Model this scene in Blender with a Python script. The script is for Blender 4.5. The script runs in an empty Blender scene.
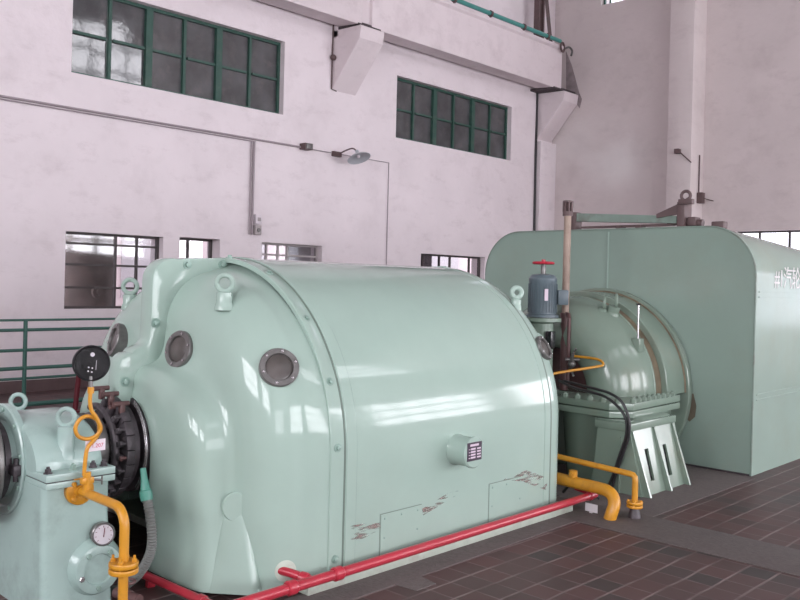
import bpy, bmesh, math, random
from mathutils import Vector, Matrix
random.seed(7)
S = bpy.context.scene
COL = S.collection
PI = math.pi

# ------------------------------------------------------------------ camera
F = 850.0; YAW = math.radians(44.0); ROLL = 0.025; EYE = 1.6
fw = Vector((-math.sin(YAW), math.cos(YAW), 0)); r0 = Vector((math.cos(YAW), math.sin(YAW), 0)); u0 = Vector((0, 0, 1))
RV = math.cos(ROLL)*r0 + math.sin(ROLL)*u0
UV = -math.sin(ROLL)*r0 + math.cos(ROLL)*u0
cd = bpy.data.cameras.new('camera'); cam = bpy.data.objects.new('camera', cd); COL.objects.link(cam)
m = Matrix((RV, UV, -fw)).transposed().to_4x4(); m.translation = Vector((0, 0, EYE)); cam.matrix_world = m
cd.sensor_width = 36.0; cd.lens = F/800*36.0; cd.shift_y = -17/800.0; cd.clip_end = 200
S.camera = cam

# ------------------------------------------------------------------ world, light, exposure
W = bpy.data.worlds.new('sky'); S.world = W; W.use_nodes = True
bg = W.node_tree.nodes['Background']; bg.inputs[0].default_value = (0.93, 0.93, 1.0, 1); bg.inputs[1].default_value = 4.0
S.view_settings.view_transform = 'Standard'; S.view_settings.look = 'None'
S.view_settings.exposure = 0.02; S.view_settings.gamma = 1.0; S.view_settings.use_curve_mapping = False

RX = 6.5          # inner face of the window wall behind the photographer
EY_WALL = 17.14   # inner face of the end wall
NY = -6.0         # inner face of the near wall
CZ = 12.5
BAYS = [(-4.6, -0.6), (1.4, 5.4), (7.4, 11.4), (12.9, 16.9)]
WIN_ROWS = [(0.9, 3.9), (8.4, 11.3)]

def area(name, loc, rot, sx, sy, power, col):
    l = bpy.data.lights.new(name, 'AREA'); l.shape = 'RECTANGLE'; l.size = sx; l.size_y = sy; l.energy = power; l.color = col
    o = bpy.data.objects.new(name, l); COL.objects.link(o); o.location = loc; o.rotation_euler = rot
    return o
DAY = (0.97, 0.945, 1.0)
for (a, b) in BAYS:
    for (z0, z1) in WIN_ROWS:
        k = (33 if z0 < 5 else (16 if a > 12 else 3)) * (0.3 if a < 0 else 1.0)
        area('daylight', (RX+0.3, (a+b)/2, (z0+z1)/2), (0, PI/2, 0), z1-z0, b-a, k*(b-a)*(z1-z0), DAY)
for xc in (-3.5, 2.0):
    area('daylight', (xc, NY-0.3, 4.4), (PI/2, 0, 0), 4.0, 3.0, 40*4*3, DAY)
area('daylight', (4.2, EY_WALL+0.3, 2.4), (-PI/2, 0, 0), 3.4, 3.0, 26*3.4*3.0, DAY)  # added light out of view, placed for the reflection on the far hood

# ------------------------------------------------------------------ materials
def mat(name, col, rough=0.5, metal=0.0, noise=0.0, nscale=6.0, bump=0.0, bscale=20.0, dirt=None, dirt_amt=0.0, dscale=2.0, coat=0.0, spec=0.5):
    M = bpy.data.materials.new(name); M.use_nodes = True
    N = M.node_tree.nodes; L = M.node_tree.links; P = N['Principled BSDF']
    P.inputs['Base Color'].default_value = (*col, 1); P.inputs['Roughness'].default_value = rough
    P.inputs['Metallic'].default_value = metal; P.inputs['Coat Weight'].default_value = coat
    P.inputs['Coat Roughness'].default_value = 0.08
    P.inputs['Specular IOR Level'].default_value = spec
    tc = N.new('ShaderNodeTexCoord')
    src = None
    if noise > 0:
        n = N.new('ShaderNodeTexNoise'); n.inputs['Scale'].default_value = nscale; n.inputs['Detail'].default_value = 5
        L.new(tc.outputs['Object'], n.inputs['Vector'])
        r = N.new('ShaderNodeMapRange'); r.inputs[1].default_value = 0.3; r.inputs[2].default_value = 0.7
        r.inputs[3].default_value = 1-noise; r.inputs[4].default_value = 1+noise
        L.new(n.outputs[0], r.inputs[0])
        mx = N.new('ShaderNodeVectorMath'); mx.operation = 'SCALE'; mx.inputs[0].default_value = col
        L.new(r.outputs[0], mx.inputs['Scale']); src = mx.outputs[0]
    if dirt is not None:
        n2 = N.new('ShaderNodeTexNoise'); n2.inputs['Scale'].default_value = dscale; n2.inputs['Detail'].default_value = 8; n2.inputs['Roughness'].default_value = 0.65
        L.new(tc.outputs['Object'], n2.inputs['Vector'])
        r2 = N.new('ShaderNodeMapRange'); r2.inputs[1].default_value = 0.52; r2.inputs[2].default_value = 0.75
        r2.inputs[3].default_value = 0; r2.inputs[4].default_value = dirt_amt; L.new(n2.outputs[0], r2.inputs[0])
        mm = N.new('ShaderNodeMix'); mm.data_type = 'RGBA'; L.new(r2.outputs[0], mm.inputs[0])
        if src: L.new(src, mm.inputs[6])
        else: mm.inputs[6].default_value = (*col, 1)
        mm.inputs[7].default_value = (*dirt, 1); src = mm.outputs[2]
    if src: L.new(src, P.inputs['Base Color'])
    if bump > 0:
        b = N.new('ShaderNodeTexNoise'); b.inputs['Scale'].default_value = bscale; b.inputs['Detail'].default_value = 4
        L.new(tc.outputs['Object'], b.inputs['Vector'])
        bp = N.new('ShaderNodeBump'); bp.inputs['Strength'].default_value = bump; bp.inputs['Distance'].default_value = 0.02
        L.new(b.outputs[0], bp.inputs['Height']); L.new(bp.outputs[0], P.inputs['Normal'])
    return M

GREEN = mat('mint_gloss_paint', (0.34, 0.452, 0.395), 0.09, noise=0.03, nscale=3, bump=0.035, bscale=5, dirt=(0.30, 0.36, 0.31), dirt_amt=0.25, dscale=1.3, spec=.4)
GREEN2 = mat('sage_turbine_paint', (0.20, 0.265, 0.215), 0.16, noise=0.04, nscale=4, bump=0.05, bscale=6, dirt=(0.24, 0.22, 0.16), dirt_amt=0.4, dscale=2.2)
GREEN3 = mat('sage_sheet_paint', (0.275, 0.365, 0.315), 0.18, noise=0.03, nscale=2, bump=0.08, bscale=2.2, dirt=(0.27, 0.29, 0.22), dirt_amt=0.35, dscale=1.1)
GREENP = mat('pedestal_paint', (0.34, 0.46, 0.425), 0.22, noise=0.04, nscale=5, bump=0.05, bscale=8, dirt=(0.14, 0.17, 0.15), dirt_amt=0.4, dscale=4)
CONC = mat('pale_base_paint', (0.45, 0.50, 0.43), 0.7, noise=0.08, nscale=12, dirt=(0.30, 0.22, 0.20), dirt_amt=0.7, dscale=7)
RAILG = mat('dark_green_enamel', (0.04, 0.125, 0.10), 0.4, noise=0.05)
FRAMEG = mat('window_green_paint', (0.028, 0.085, 0.065), 0.5, noise=0.08, dirt=(0.12, 0.15, 0.12), dirt_amt=0.4, dscale=5)
TEAL = mat('teal_paint', (0.06, 0.27, 0.24), 0.4, noise=0.06)
RED = mat('red_pipe_paint', (0.43, 0.028, 0.048), 0.28, noise=0.06, dirt=(0.30, 0.07, 0.07), dirt_amt=0.5, dscale=9)
REDW = mat('red_handwheel_paint', (0.42, 0.02, 0.04), 0.35)
YEL = mat('yellow_pipe_paint', (0.56, 0.255, 0.02), 0.33, noise=0.07, dirt=(0.30, 0.12, 0.02), dirt_amt=0.6, dscale=14)
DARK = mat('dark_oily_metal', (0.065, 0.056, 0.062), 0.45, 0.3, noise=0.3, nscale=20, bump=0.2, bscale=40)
DKRED = mat('dark_brown_metal', (0.10, 0.05, 0.048), 0.5, noise=0.2, nscale=15)
MAROON = mat('dark_maroon_paint', (0.12, 0.012, 0.02), 0.5)
STEEL = mat('bright_steel', (0.55, 0.53, 0.54), 0.25, 0.9)
BOLT = mat('painted_bolt', (0.25, 0.36, 0.31), 0.4, 0.2)
GREYB = mat('grey_rim_metal', (0.17, 0.165, 0.16), 0.35, 0.5, noise=0.15, nscale=30)
LENS = mat('porthole_glass', (0.085, 0.075, 0.07), 0.3, 0.0, noise=0.3, nscale=9)
HOSE = mat('grey_rubber_hose', (0.13, 0.14, 0.13), 0.6)
CABLE = mat('black_cable', (0.02, 0.02, 0.022), 0.35)
BLACK = mat('black_gauge', (0.012, 0.012, 0.014), 0.25)
WHITE = mat('white_enamel', (0.72, 0.66, 0.70), 0.4, noise=0.03)
FACEW = mat('gauge_face', (0.50, 0.47, 0.50), 0.35)
MOTOR = mat('blue_grey_motor_paint', (0.10, 0.135, 0.155), 0.35, noise=0.08)
BEIGE = mat('dull_beige_pipe', (0.33, 0.25, 0.20), 0.55, noise=0.15, dirt=(0.16, 0.10, 0.08), dirt_amt=0.6, dscale=8)
RUST = mat('rust_band', (0.15, 0.12, 0.075), 0.6, noise=0.3, nscale=8, dirt=(0.12, 0.07, 0.05), dirt_amt=0.8, dscale=6)
BEAMG = mat('dusty_green_steel', (0.20, 0.27, 0.23), 0.5, noise=0.1, dirt=(0.13, 0.10, 0.09), dirt_amt=0.8, dscale=5)
BROWNST = mat('brown_steel', (0.11, 0.07, 0.07), 0.55, noise=0.15)
PLATE = mat('black_nameplate', (0.045, 0.03, 0.05), 0.35)
PLTXT = mat('plate_silver', (0.62, 0.52, 0.60), 0.4)
REDTXT = mat('red_ink', (0.55, 0.05, 0.12), 0.6)
SHADE = mat('lamp_shade_enamel', (0.42, 0.44, 0.47), 0.4)
CONDUIT = mat('painted_conduit', (0.34, 0.29, 0.31), 0.5)
SEAM = mat('seam_sealant', (0.14, 0.19, 0.16), 0.5)
DUST = mat('dusty_window_glass', (0.075, 0.078, 0.082), 0.06, noise=0.35, nscale=3, bump=0.10, bscale=2.5, dirt=(0.14, 0.13, 0.13), dirt_amt=0.7, dscale=5, spec=.85)

def grime(M):
    N = M.node_tree.nodes; L = M.node_tree.links; P = N['Principled BSDF']
    src = P.inputs['Base Color'].links[0].from_socket
    g = N.new('ShaderNodeNewGeometry'); mp = N.new('ShaderNodeMapping'); mp.inputs['Scale'].default_value = (1.6, 1.6, 3.6); L.new(g.outputs['Position'], mp.inputs[0])
    n = N.new('ShaderNodeTexNoise'); n.inputs['Scale'].default_value = 1.3; n.inputs['Detail'].default_value = 10; n.inputs['Roughness'].default_value = .7; L.new(mp.outputs[0], n.inputs[0])
    r = N.new('ShaderNodeMapRange'); r.inputs[1].default_value = .54; r.inputs[2].default_value = .72; r.inputs[3].default_value = 0; r.inputs[4].default_value = .24; L.new(n.outputs[0], r.inputs[0])
    m = N.new('ShaderNodeMix'); m.data_type = 'RGBA'; L.new(r.outputs[0], m.inputs[0]); L.new(src, m.inputs[6]); m.inputs[7].default_value = (.40, .33, .34, 1); L.new(m.outputs[2], P.inputs['Base Color'])

def wall_mat(name, col, stain):
    M = mat(name, col, 0.75, noise=0.035, nscale=1.3, bump=0.25, bscale=9, dirt=stain, dirt_amt=0.7, dscale=1.6, spec=0.25)
    grime(M)
    return M
WALLA = wall_mat('whitewashed_plaster', (0.80, 0.73, 0.755), (0.70, 0.63, 0.65))
WALLB = wall_mat('greyish_plaster', (0.66, 0.59, 0.585), (0.55, 0.485, 0.48))
GIRD = wall_mat('whitewashed_concrete', (0.76, 0.68, 0.70), (0.62, 0.54, 0.56))
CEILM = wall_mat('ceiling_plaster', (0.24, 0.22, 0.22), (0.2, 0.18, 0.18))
KERBM = mat('worn_cement', (0.125, 0.104, 0.10), 0.75, noise=0.12, nscale=30, bump=0.3, bscale=60, dirt=(0.08, 0.067, 0.066), dirt_amt=0.6, dscale=3)

def tile_mat():
    M = bpy.data.materials.new('red_brown_quarry_tiles'); M.use_nodes = True
    N = M.node_tree.nodes; L = M.node_tree.links; P = N['Principled BSDF']
    g = N.new('ShaderNodeNewGeometry'); sx = N.new('ShaderNodeSeparateXYZ'); L.new(g.outputs['Position'], sx.inputs[0])
    def mth(op, a, b=None, c=None):
        n = N.new('ShaderNodeMath'); n.operation = op
        for i, v in enumerate((a, b, c)):
            if v is None: continue
            if isinstance(v, (int, float)): n.inputs[i].default_value = v
            else: L.new(v, n.inputs[i])
        return n.outputs[0]
    wob = N.new('ShaderNodeTexNoise'); wob.inputs['Scale'].default_value = 1.7; L.new(g.outputs['Position'], wob.inputs['Vector'])
    wv = mth('MULTIPLY', mth('SUBTRACT', wob.outputs[0], 0.5), 0.03)
    u = mth('DIVIDE', mth('ADD', mth('ADD', sx.outputs[0], 2.93+16.5), wv), 0.1665)
    v = mth('DIVIDE', mth('ADD', mth('ADD', sx.outputs[1], -3.62+16.7), wv), 0.1675)
    fu = mth('FRACT', u); fv = mth('FRACT', v)
    du = mth('MINIMUM', fu, mth('SUBTRACT', 1.0, fu)); dv = mth('MINIMUM', fv, mth('SUBTRACT', 1.0, fv))
    gu = N.new('ShaderNodeMapRange'); gu.inputs[1].default_value = 0.03; gu.inputs[2].default_value = 0.055; gu.inputs[3].default_value = 1; gu.inputs[4].default_value = 0; L.new(du, gu.inputs[0])
    gv = N.new('ShaderNodeMapRange'); gv.inputs[1].default_value = 0.022; gv.inputs[2].default_value = 0.045; gv.inputs[3].default_value = 0.55; gv.inputs[4].default_value = 0; L.new(dv, gv.inputs[0])
    brk = N.new('ShaderNodeTexNoise'); brk.inputs['Scale'].default_value = 3.1; L.new(g.outputs['Position'], brk.inputs['Vector'])
    bm = N.new('ShaderNodeMapRange'); bm.inputs[1].default_value = 0.35; bm.inputs[2].default_value = 0.6; bm.inputs[3].default_value = 0.25; bm.inputs[4].default_value = 1; L.new(brk.outputs[0], bm.inputs[0])
    gr = mth('MULTIPLY', mth('MAXIMUM', gu.outputs[0], gv.outputs[0]), bm.outputs[0])
    cell = N.new('ShaderNodeCombineXYZ'); L.new(mth('FLOOR', u), cell.inputs[0]); L.new(mth('FLOOR', v), cell.inputs[1])
    wn = N.new('ShaderNodeTexWhiteNoise'); wn.noise_dimensions = '2D'; L.new(cell.outputs[0], wn.inputs['Vector'])
    cr = N.new('ShaderNodeValToRGB'); L.new(wn.outputs['Value'], cr.inputs[0])
    e = cr.color_ramp.elements; e[0].position = 0; e[0].color = (0.040, 0.031, 0.031, 1); e[1].position = 1; e[1].color = (0.098, 0.046, 0.045, 1)
    x = e.new(0.18); x.color = (0.066, 0.038, 0.037, 1); x = e.new(0.6); x.color = (0.084, 0.042, 0.041, 1)
    big = N.new('ShaderNodeTexNoise'); big.inputs['Scale'].default_value = 0.9; big.inputs['Detail'].default_value = 6; L.new(g.outputs['Position'], big.inputs['Vector'])
    br = N.new('ShaderNodeMapRange'); br.inputs[1].default_value = 0.4; br.inputs[2].default_value = 0.7; br.inputs[3].default_value = 0; br.inputs[4].default_value = 0.5; L.new(big.outputs[0], br.inputs[0])
    m1 = N.new('ShaderNodeMix'); m1.data_type = 'RGBA'; L.new(br.outputs[0], m1.inputs[0]); L.new(cr.outputs[0], m1.inputs[6]); m1.inputs[7].default_value = (0.095, 0.075, 0.075, 1)
    m2 = N.new('ShaderNodeMix'); m2.data_type = 'RGBA'; L.new(gr, m2.inputs[0]); L.new(m1.outputs[2], m2.inputs[6]); m2.inputs[7].default_value = (0.19, 0.142, 0.138, 1)
    L.new(m2.outputs[2], P.inputs['Base Color']); P.inputs['Roughness'].default_value = 0.5; P.inputs['Specular IOR Level'].default_value = 0.35
    bp = N.new('ShaderNodeBump'); bp.inputs['Strength'].default_value = 0.4; bp.inputs['Distance'].default_value = 0.004; bp.invert = True
    L.new(gr, bp.inputs['Height']); L.new(bp.outputs[0], P.inputs['Normal'])
    return M
TILE = tile_mat()

def glass_mat():
    M = bpy.data.materials.new('clear_window_glass'); M.use_nodes = True
    N = M.node_tree.nodes; L = M.node_tree.links; N.remove(N['Principled BSDF'])
    t = N.new('ShaderNodeBsdfTransparent'); t.inputs[0].default_value = (0.85, 0.85, 0.87, 1)
    g = N.new('ShaderNodeBsdfGlossy'); g.inputs['Roughness'].default_value = 0.05
    mx = N.new('ShaderNodeMixShader'); mx.inputs[0].default_value = .07
    L.new(t.outputs[0], mx.inputs[1]); L.new(g.outputs[0], mx.inputs[2])
    L.new(mx.outputs[0], N['Material Output'].inputs[0]); return M
GLASS = glass_mat()

# ------------------------------------------------------------------ mesh builder
def frame_from(n):
    n = Vector(n).normalized()
    a = Vector((0, 0, 1)) if abs(n.z) < 0.95 else Vector((1, 0, 0))
    t = a.cross(n).normalized(); b = n.cross(t)
    return t, b, n

class MB:
    def __init__(s): s.bm = bmesh.new()
    def box(s, x0, x1, y0, y1, z0, z1, bev=0.0, seg=2):
        b = bmesh.new(); bmesh.ops.create_cube(b, size=1)
        for v in b.verts:
            v.co = Vector(((x0+x1)/2+v.co.x*(x1-x0), (y0+y1)/2+v.co.y*(y1-y0), (z0+z1)/2+v.co.z*(z1-z0)))
        if bev: bmesh.ops.bevel(b, geom=list(b.edges), offset=bev, segments=seg, affect='EDGES', profile=0.5)
        return s.merge(b)
    def merge(s, b):
        me = bpy.data.meshes.new('tmp'); b.to_mesh(me); b.free(); s.bm.from_mesh(me); bpy.data.meshes.remove(me); return s
    def obox(s, c, n, w, d, h, bev=0.0):
        """box centred at c with height along n"""
        t, bb, n = frame_from(n); b = bmesh.new(); bmesh.ops.create_cube(b, size=1)
        for v in b.verts: v.co = Vector((v.co.x*w, v.co.y*d, v.co.z*h))
        if bev: bmesh.ops.bevel(b, geom=list(b.edges), offset=bev, segments=2, affect='EDGES', profile=0.5)
        for v in b.verts: v.co = Vector(c)+t*v.co.x+bb*v.co.y+n*v.co.z
        return s.merge(b)
    def lathe(s, c, n, prof, seg=32, cap0=True, cap1=True, arc=None, closed=False):
        """prof = [(r, h)...] about axis n from c"""
        t, b, n = frame_from(n); c = Vector(c); rings = []
        for r, h in prof:
            rings.append([s.bm.verts.new(c+n*h+(t*math.cos(2*PI*i/seg)+b*math.sin(2*PI*i/seg))*r) for i in range(seg)])
        k = len(rings)
        for j in range(k if closed else k-1):
            A = rings[j]; B = rings[(j+1) % k]
            for i in range(seg): s.bm.faces.new((A[i], A[(i+1) % seg], B[(i+1) % seg], B[i]))
        if not closed:
            if cap0 and prof[0][0] > 0: s.bm.faces.new(rings[0][::-1])
            if cap1 and prof[-1][0] > 0: s.bm.faces.new(rings[-1])
        return s
    def cyl(s, p0, p1, r, r1=None, seg=20):
        p0 = Vector(p0); p1 = Vector(p1); h = (p1-p0).length
        return s.lathe(p0, p1-p0, [(r, 0), (r if r1 is None else r1, h)], seg)
    def hexa(s, p, n, r, h):
        return s.lathe(p, n, [(r, -0.002), (r, h*0.8), (r*0.8, h)], 6)
    def torus(s, c, n, R, r, seg=32, sub=10):
        prof = [(R+r*math.cos(2*PI*j/sub), r*math.sin(2*PI*j/sub)) for j in range(sub)]
        return s.lathe(c, n, prof, seg, closed=True)
    def ring(s, c, n, ri, ro, h0, h1, seg=40, bev=0.003):
        return s.lathe(c, n, [(ri, h0), (ri, h1-bev), (ri+bev, h1), (ro-bev, h1), (ro, h1-bev), (ro, h0)], seg, closed=True)
    def tube(s, pts, r, seg=14, caps=True, smooth=0):
        pts = [Vector(p) for p in pts]
        if smooth: pts = catmull(pts, smooth)
        rings = []; up = None
        for i, p in enumerate(pts):
            d = (pts[min(i+1, len(pts)-1)]-pts[max(i-1, 0)]).normalized()
            if up is None: t, b, _ = frame_from(d)
            else:
                t = (up-d*up.dot(d)).normalized(); b = d.cross(t)
            up = t
            rr = r(i/(len(pts)-1)) if callable(r) else r
            rings.append([s.bm.verts.new(p+(t*math.cos(2*PI*k/seg)+b*math.sin(2*PI*k/seg))*rr) for k in range(seg)])
        for A, B in zip(rings, rings[1:]):
            for i in range(seg): s.bm.faces.new((A[i], A[(i+1) % seg], B[(i+1) % seg], B[i]))
        if caps: s.bm.faces.new(rings[0][::-1]); s.bm.faces.new(rings[-1])
        return s
    def prism(s, pts, axis, a, b, bev=0.0):
        """polygon pts (2D) extruded along axis 'x','y','z' from a to b"""
        q = bmesh.new()
        def P(u, v, w): return {'x': (w, u, v), 'y': (u, w, v), 'z': (u, v, w)}[axis]
        A = [q.verts.new(P(u, v, a)) for u, v in pts]; B = [q.verts.new(P(u, v, b)) for u, v in pts]
        n = len(pts); f0 = q.faces.new(A[::-1]); f1 = q.faces.new(B)
        for i in range(n): q.faces.new((A[i], A[(i+1) % n], B[(i+1) % n], B[i]))
        bmesh.ops.recalc_face_normals(q, faces=q.faces)
        if bev:
            ed = list({e for f in (f0, f1) for e in f.edges})
            bmesh.ops.bevel(q, geom=ed, offset=bev, segments=2, affect='EDGES', profile=0.5)
        return s.merge(q)
    def loft(s, rings, cap0=False, cap1=False, loop=False):
        V = [[s.bm.verts.new(p) for p in r] for r in rings]
        for A, B in zip(V, V[1:]):
            n = len(A)
            for i in range(n if loop else n-1): s.bm.faces.new((A[i], A[(i+1) % n], B[(i+1) % n], B[i]))
        if cap0: s.bm.faces.new(V[0][::-1])
        if cap1: s.bm.faces.new(V[-1])
        return s
    def ball(s, c, r, sx=1, sy=1, sz=1, u=20, v=12):
        b = bmesh.new(); bmesh.ops.create_uvsphere(b, u_segments=u, v_segments=v, radius=r)
        for w in b.verts: w.co = Vector((w.co.x*sx, w.co.y*sy, w.co.z*sz))+Vector(c)
        return s.merge(b)

def catmull(P, n):
    out = []
    for i in range(len(P)-1):
        p0 = P[max(i-1, 0)]; p1 = P[i]; p2 = P[i+1]; p3 = P[min(i+2, len(P)-1)]
        for k in range(n):
            t = k/n
            out.append(0.5*((2*p1)+(p2-p0)*t+(2*p0-5*p1+4*p2-p3)*t*t+(-p0+3*p1-3*p2+p3)*t**3))
    out.append(P[-1]); return out

ORG = {}
def finish(B, name, m, origin, parent=None, sharp=35):
    bm = B.bm; bmesh.ops.recalc_face_normals(bm, faces=bm.faces)
    for v in bm.verts: v.co -= Vector(origin)
    me = bpy.data.meshes.new(name); bm.to_mesh(me); bm.free()
    me.materials.append(m); me.shade_smooth(); me.set_sharp_from_angle(angle=math.radians(sharp))
    o = bpy.data.objects.new(name, me); COL.objects.link(o)
    if parent: o.parent = parent
    else: o.location = origin
    return o
def tag(o, label, cat, group=None, kind=None):
    if kind: o['kind'] = kind
    if label: o['label'] = label
    if cat: o['category'] = cat
    if group: o['group'] = group
    return o
def thing(name, label, cat, loc, group=None):
    o = bpy.data.objects.new(name, None); COL.objects.link(o); o.location = loc; o.empty_display_size = 0.1
    ORG[o.name] = Vector(loc); return tag(o, label, cat, group)
def root_org(p):
    while p.parent: p = p.parent
    return ORG[p.name]
def part(name, B, m, parent, label=None, sharp=35):
    o = finish(B, name, m, root_org(parent), parent, sharp)
    if label: o['label'] = label
    return o
def single(name, B, m, label, cat, group=None, kind=None, sharp=35):
    xs = [v.co for v in B.bm.verts]
    org = Vector(((min(v.x for v in xs)+max(v.x for v in xs))/2, (min(v.y for v in xs)+max(v.y for v in xs))/2, min(v.z for v in xs)))
    o = finish(B, name, m, org, None, sharp); ORG[o.name] = org
    return tag(o, label, cat, group, kind)
def struct(name, B, m, label=None):
    return single(name, B, m, label, None, kind='structure')

def copy_tree(o, dloc, label):
    c = o.copy(); COL.objects.link(c); c.location = o.location+Vector(dloc); c['label'] = label
    def rec(src, dst):
        for ch in [q for q in bpy.data.objects if q.parent == src]:
            d = ch.copy(); COL.objects.link(d); d.parent = dst; rec(ch, d)
    rec(o, c); return c

# ================================================================== STRUCTURE
WX = -11.6; EY = 17.14
def holed_wall(axis, pos, thick, a0, a1, z0, z1, holes):
    """wall as solid boxes around rectangular holes; axis 'x' = plane of constant x running along y"""
    B = MB(); us = sorted({a0, a1, *[h[0] for h in holes], *[h[1] for h in holes]})
    for ua, ub in zip(us, us[1:]):
        hs = sorted([(h[2], h[3]) for h in holes if h[0] <= ua+1e-6 and h[1] >= ub-1e-6])
        z = z0; segs = []
        for (c, d) in hs:
            if c > z: segs.append((z, c))
            z = d
        if z < z1: segs.append((z, z1))
        for (c, d) in segs:
            if axis == 'x': B.box(min(pos, pos+thick), max(pos, pos+thick), ua, ub, c, d)
            else: B.box(ua, ub, min(pos, pos+thick), max(pos, pos+thick), c, d)
    return B
HOLES_L = [(5.30, 9.03, 4.43, 5.68), (11.79, 15.51, 4.43, 5.64), (5.28, 6.80, 1.12, 2.21), (7.08, 7.82, 1.12, 2.23), (8.65, 9.98, 1.12, 2.23), (12.6, 14.66, 1.12, 2.21)]
wl = struct('wall_left', holed_wall('x', WX, -0.37, NY-0.4, EY+0.4, 0, CZ, HOLES_L), WALLA)
HOLES_E = [(2.5, 5.9, 0.9, 3.9), (-7.12, -3.6, 1.0, 2.82), (-2.4, 1.1, 1.0, 2.82), (-10.36, -9.0, 8.09, 9.8), (-6.2, -3.2, 8.09, 9.8)]  # first hole is an added opening out of view, for the reflection light
we = struct('wall_end', holed_wall('y', EY, 0.37, WX, RX, 0, CZ, HOLES_E), WALLB)
HOLES_R = [(a, b, z0, z1) for (a, b) in BAYS for (z0, z1) in WIN_ROWS]
struct('wall_right', holed_wall('x', RX, 0.37, NY-0.4, EY+0.4, 0, CZ, HOLES_R), WALLA)
struct('wall_near', holed_wall('y', NY, -0.37, WX, RX, 0, CZ, [(-5.5, -1.5, 2.9, 5.9), (0.0, 4.0, 2.9, 5.9)]), WALLA)
struct('ceiling', MB().box(WX-.4, RX+.4, NY-.4, EY+.4, CZ, CZ+.3), CEILM)
struct('floor', MB().box(WX-.4, RX+.4, NY-.4, EY+.4, -0.3, 0), TILE)
# cement patches in the floor
struct('trim_1', MB().box(-3.6, 3.0, 5.04, 5.55, 0, 0.006, 0.002), KERBM, 'grey cement strip crossing the tiled floor')
struct('trim_2', MB().box(-6.2, -2.84, 5.55, 7.40, 0, 0.004), KERBM, 'grey cement patch round the turbine support')
struct('trim_3', MB().prism([(-3.34, 1.2), (-3.115, 1.2), (-3.115, 3.25), (-2.98, 3.27), (-2.98, 3.42), (-3.115, 3.45), (-3.14, 5.04), (-3.34, 5.04)], 'z', 0, 0.004), KERBM, 'cement edging along the generator base')
struct('baseboard_left', MB().box(WX, WX+.02, NY, EY, 0, 0.16), mat('dado_brown', (0.13, 0.085, 0.085), 0.6, noise=0.1))
# pilasters
struct('trim_4', MB().box(-8.35, -7.82, 16.55, EY, 0, CZ, 0.015), WALLB, 'plastered pilaster on the end wall')
struct('trim_5', MB().box(WX, WX+.12, 16.5, EY, 0, 5.0), WALLA, 'corner pilaster under the last bracket')
struct('trim_6', MB().box(WX, WX+.12, 10.12, 10.66, 6.0, CZ), WALLA, 'pilaster above the first bracket')

def bracket(y0, y1, n):
    # corbel: nose block and sloping underside
    return single('trim_%d' % n, MB().prism([(WX, 5.05), (-10.9, 5.87), (-10.87, 6.08), (-10.90, 6.10), (WX, 6.12)], 'y', y0, y1, 0.012), GIRD, 'plastered corbel bracket carrying the crane girder', None, kind='structure', sharp=18)
bracket(10.12, 10.70, 7); bracket(16.52, 17.1, 8)
PACK = mat('dark_packing', (0.07, 0.055, 0.06), 0.8, noise=.3, nscale=15)
struct('trim_12', MB().box(WX, -10.96, 10.13, 10.69, 6.12, 6.17), PACK, 'dark packing between bracket and girder')
struct('trim_13', MB().box(WX, -10.96, 16.2, 17.1, 6.12, 6.17), PACK, 'dark packing between last bracket and girder')
struct('trim_14', MB().prism([(-11.27, 7.2), (-11.24, 6.3), (-10.85, 5.78), (-10.80, 6.0), (-10.87, 6.14), (-11.1, 6.84)], 'y', EY-.006, EY+.01), mat('dark_patch', (.30, .25, .26), .8, noise=.3, nscale=5), 'dark patch on the end wall past the girder')  # flat dark patch laid on the end wall plaster
def girder(y0, y1, n):
    B = MB().prism([(-11.45, 6.17), (-10.97, 6.13), (-10.95, 6.17), (-10.95, 7.0), (-10.90, 7.04), (-10.90, 7.10), (-11.45, 7.10)], 'y', y0, y1, 0.01)
    return struct('trim_%d' % n, B, GIRD, 'concrete crane girder on wall brackets')
girder(-5.5, 10.22, 9); girder(10.46, 16.5, 10)
struct('trim_11', MB().box(-11.45, -11.02, 10.222, 10.458, 6.2, 7.05), GIRD, 'mortar joint between two crane girders')

# windows -----------------------------------------------------------
def window_upper(n, y0, y1, z0, z1, m_frame, m_pane):
    w = thing('window_%d' % n, None, None, (WX-.16, (y0+y1)/2, z0)); w['kind'] = 'structure'
    x0, x1 = WX-.20, WX-.12; B = MB(); t = .045
    B.box(x0, x1, y0, y1, z0, z0+t); B.box(x0, x1, y0, y1, z1-t, z1)
    B.box(x0, x1, y0, y0+t, z0+t, z1-t); B.box(x0, x1, y1-t, y1, z0+t, z1-t)
    wd = (y1-y0)/6; zm = z0+(z1-z0)*.49
    for i in range(1, 6):
        h = .055 if i % 2 == 0 else .024
        B.box(x0, x1+(.02 if i % 2 == 0 else 0), y0+wd*i-h, y0+wd*i+h, z0+t, z1-t)
    for i in range(6): B.box(x0+.02, x1-.005, y0+wd*i+.055, y0+wd*(i+1)-.055, zm-.02, zm+.02)
    part('window_frame', B, m_frame, w)
    for i in range(6):
        for (a, b) in ((z0+t, zm-.02), (zm+.02, z1-t)):
            ya = y0+wd*i+.03; yb = y0+wd*(i+1)-.03; tl = random.uniform(-.006, .006); tz = random.uniform(-.006, .006)
            P = MB(); xm = WX-.165
            P.loft([[(xm-tl, ya, a), (xm+tl, yb, a), (xm+tl+tz, yb, b), (xm-tl+tz, ya, b)], [(xm-tl-.005, ya, a), (xm+tl-.005, yb, a), (xm+tl+tz-.005, yb, b), (xm-tl+tz-.005, ya, b)]], True, True, True)
            part('pane', P, m_pane, w)
    return w
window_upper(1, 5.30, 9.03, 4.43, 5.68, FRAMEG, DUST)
window_upper(2, 11.79, 15.51, 4.43, 5.64, FRAMEG, DUST)

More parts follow.
